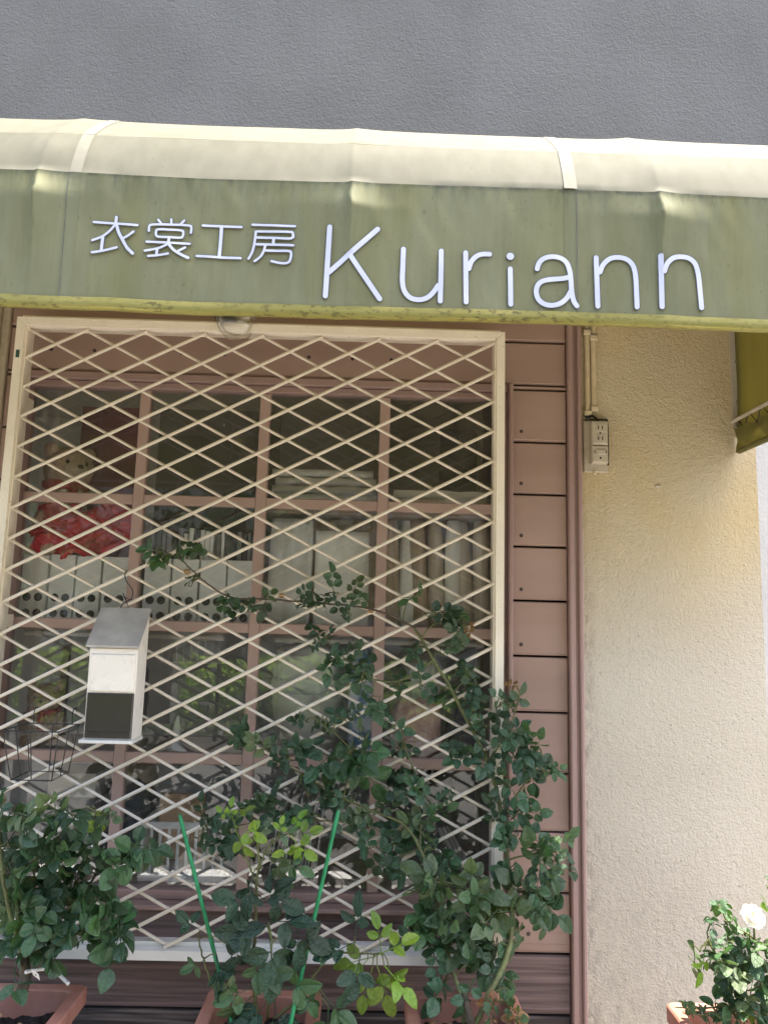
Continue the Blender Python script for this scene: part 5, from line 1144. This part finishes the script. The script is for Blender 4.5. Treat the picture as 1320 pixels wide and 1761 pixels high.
# ------------------------------------------------------------------ stakes, ties, tag
for (a, b, lab) in (((310, 1405, -.30), (387, 1712, -.38), 'green garden stake leaning left in the middle planter'), ((581, 1397, -.30), (513, 1700, -.40), 'green garden stake leaning right in the middle planter')):
    p0, p1 = at(*a), at(*b); d = (p1-p0); p1 = p0 + d*((sz2+.008-p0.z)/d.z); p2 = p1 + d.normalized()*.10
    t = thing('garden_stake', p1, lab, 'plant stake', 'green stakes in the middle planter')
    k = 40; pts = [p0.lerp(p2, i/k) for i in range(k+1)]
    MB().tube([p0 - d.normalized()*.008] + pts, [.002] + [.0052 + .0005*(i % 2) for i in range(k+1)], 8).build('rod', M['stake'], t, smooth=True)
def tie(px, py, Y, s, lab, loop=False, tails=2):
    c = at(px, py, Y); b = MB()
    for k in range(5):
        a = k*1.3; b.tube([c + Vector((math.cos(q+a)*s, -.2*s+math.sin(q*1.0)*s*.55, math.sin(q+a)*s*.8*(.4+.2*k))) for q in [j*math.pi/4 for j in range(9)]], .0010, 4)
    for k in range(tails):
        e = c + Vector((random.uniform(-2.2, 2.2)*s, -.3*s, random.uniform(-2.6, .4)*s)); b.tube(smooth_pts([c, c.lerp(e, .5)+rv(s*.5), e], 4), .0010, 4)
    if loop: b.tube([c + Vector((math.sin(q)*s*.55, -.3*s, -1.6*s + math.cos(q)*s*1.3)) for q in [j*math.pi/6 for j in range(13)]], .0013, 5)
    t = one(b, 'twine_tie', M['twine'], lab, 'twine tie', 'twine ties holding the climbing rose')
random.seed(77)
tie(322, 983, -.122, .009, 'raffia tie near the tip of the climbing rose')
tie(484, 1024, -.122, .008, 'raffia tie on the horizontal cane above the third pane column')
tie(638, 1050, -.122, .008, 'raffia tie where the horizontal cane crosses the third mullion')
tie(842, 1318, -.134, .011, 'raffia tie holding the thick cane to the right grille rail', tails=4)
tie(530, 1356, -.122, .007, 'small looped raffia tie hanging among the lower rose leaves', loop=True)
tie(516, 1390, -.122, .006, 'dangling raffia tie in front of the leaning folders', tails=3)
tg = thing('plant_tag', at(60, 1676, -.40), 'white plant tag with a hole at the rim of the left planter', 'plant tag')
c = at(62, 1676, -.42); u = (RT*.8 + Vector((0, 0, -.55))).normalized(); v_ = Vector((0, -.5, .8)).normalized()
q = []
for k in range(4):
    a, b_ = ((-1, -1), (1, -1), (1, 1), (-1, 1))[k]; q.append(c + u*a*.011 + v_*b_*.011)
nn = u.cross(v_)*.0006
MB().add([p+nn for p in q]+[p-nn for p in q], [(0, 1, 2, 3), (7, 6, 5, 4), (0, 4, 5, 1), (1, 5, 6, 2), (2, 6, 7, 3), (3, 7, 4, 0)]).build('tag_plate', M['label'], tg)
MB().lathe([(0, 0), (.0028, 0)], c - u.cross(v_)*.0009 if (u.cross(v_)).y > 0 else c + u.cross(v_)*.0009, u.cross(v_), 10).build('tag_hole', M['black'], tg)
hp = [at(x, y, Y) for x, y, Y in ((44, 1672, -.40), (62, 1668, -.38), (82, 1667, -.36), (100, 1675, -.35), (112, 1686, -.36), (118, 1692, -.37))]
hp = [Vector((p.x, p.y, max(p.z, sz1+.012))) for p in hp]
one(MB().tube(smooth_pts(hp, 5), .0045, 8), 'white_hose', M['label'], 'curved white hose lying inside the left planter', 'hose', smooth=True)

# ------------------------------------------------------------------ across the street (seen only in the glass)
random.seed(4)
hd = MB()
for k in range(12000):
    x = random.uniform(-4.5, 6.5); y = random.uniform(-7.0, -6.5); zt_ = 1.05 + .18*mnoise.noise(Vector((x*1.1, y, 0))); z = random.uniform(.12, zt_)
    s = random.uniform(.03, .06); a, b_ = rv(1).normalized(), rv(1).normalized(); c = Vector((x, y, z))
    hd.add([c-a*s, c+b_*s*.5, c+a*s, c-b_*s*.5], [(0, 1, 2, 3)])
one(hd, 'hedge', M['hedge'], 'bright green clipped hedge across the street, mirrored in the window panes', 'hedge')
fn = thing('mesh_fence', (1, -6.35, .1), 'low dark mesh fence in front of the mirrored hedge', 'fence')
for x in [k*1.8-6 for k in range(8)]: MB().box(x-.02, x+.02, -6.37, -6.33, .0995, 1.0).build('post', M['black'], fn)
ms = MB()
for k in range(126): x = -6+k*.1; ms.box(x-.004, x+.004, -6.355, -6.347, .15, .80)
for z in (.15, .35, .55, .8): ms.box(-6, 6.6, -6.346, -6.338, z-.005, z+.005)
ms.build('mesh_panel', M['black'], fn, kind='stuff')
for i, (x, y, h) in enumerate(((-4.6, -9.5, 6.4), (-1.2, -10.2, 7.6), (2.0, -9.4, 6.8), (5.2, -10.4, 7.4))):
    t = thing('street_tree', (x, y, -.03), ['broad tree across the street, far left of the row', 'tallest tree across the street, second in the row', 'broad tree across the street, third in the row', 'tree across the street at the right end of the row'][i], 'tree', 'trees across the street')
    MB().tube([(x, y, -.03), (x+.1, y, 1.5), (x-.05, y, 3.2), (x+.1, y, h*.75)], [.16, .13, .10, .04], 9).build('trunk', M['bark'], t, smooth=True)
    cr = MB(); cl = [Vector((x+random.uniform(-1.5, 1.5), y+random.uniform(-1, 1), random.uniform(1.7, h))) for _ in range(30)]
    for c0 in cl:
        for k in range(150):
            c = c0 + rv(1).normalized()*random.uniform(.1, .75); s = random.uniform(.06, .12); a, b_ = rv(1).normalized(), rv(1).normalized()
            cr.add([c-a*s, c+b_*s*.5, c+a*s, c-b_*s*.5], [(0, 1, 2, 3)])
    cr.build('crown', M['tree_leaf'], t)
ob = thing('opposite_building', (1, -12, -.03), 'pale plastered building across the street, mirrored in the upper panes', 'building')
MB().box(-13, 15, -18, -12, -.03, 7.6).build('facade', M['facade'], ob)
MB().box(-13.2, 15.2, -18.2, -11.8, 7.6, 7.85).build('roof', M['kerb'], ob)
for fl_ in range(2):
    for k in range(8):
        x = -11 + k*3.3; z = 1.1 + fl_*3.2
        wf = MB().box(x, x+1.5, -11.998, -11.94, z, z+1.5).build('window', M['trim'], ob)
        MB().box(x+.08, x+1.42, -11.939, -11.93, z+.08, z+1.42).build('pane', M['box_window'], wf)
for o in list(bpy.data.objects):
    if '_o' in o: del o['_o']
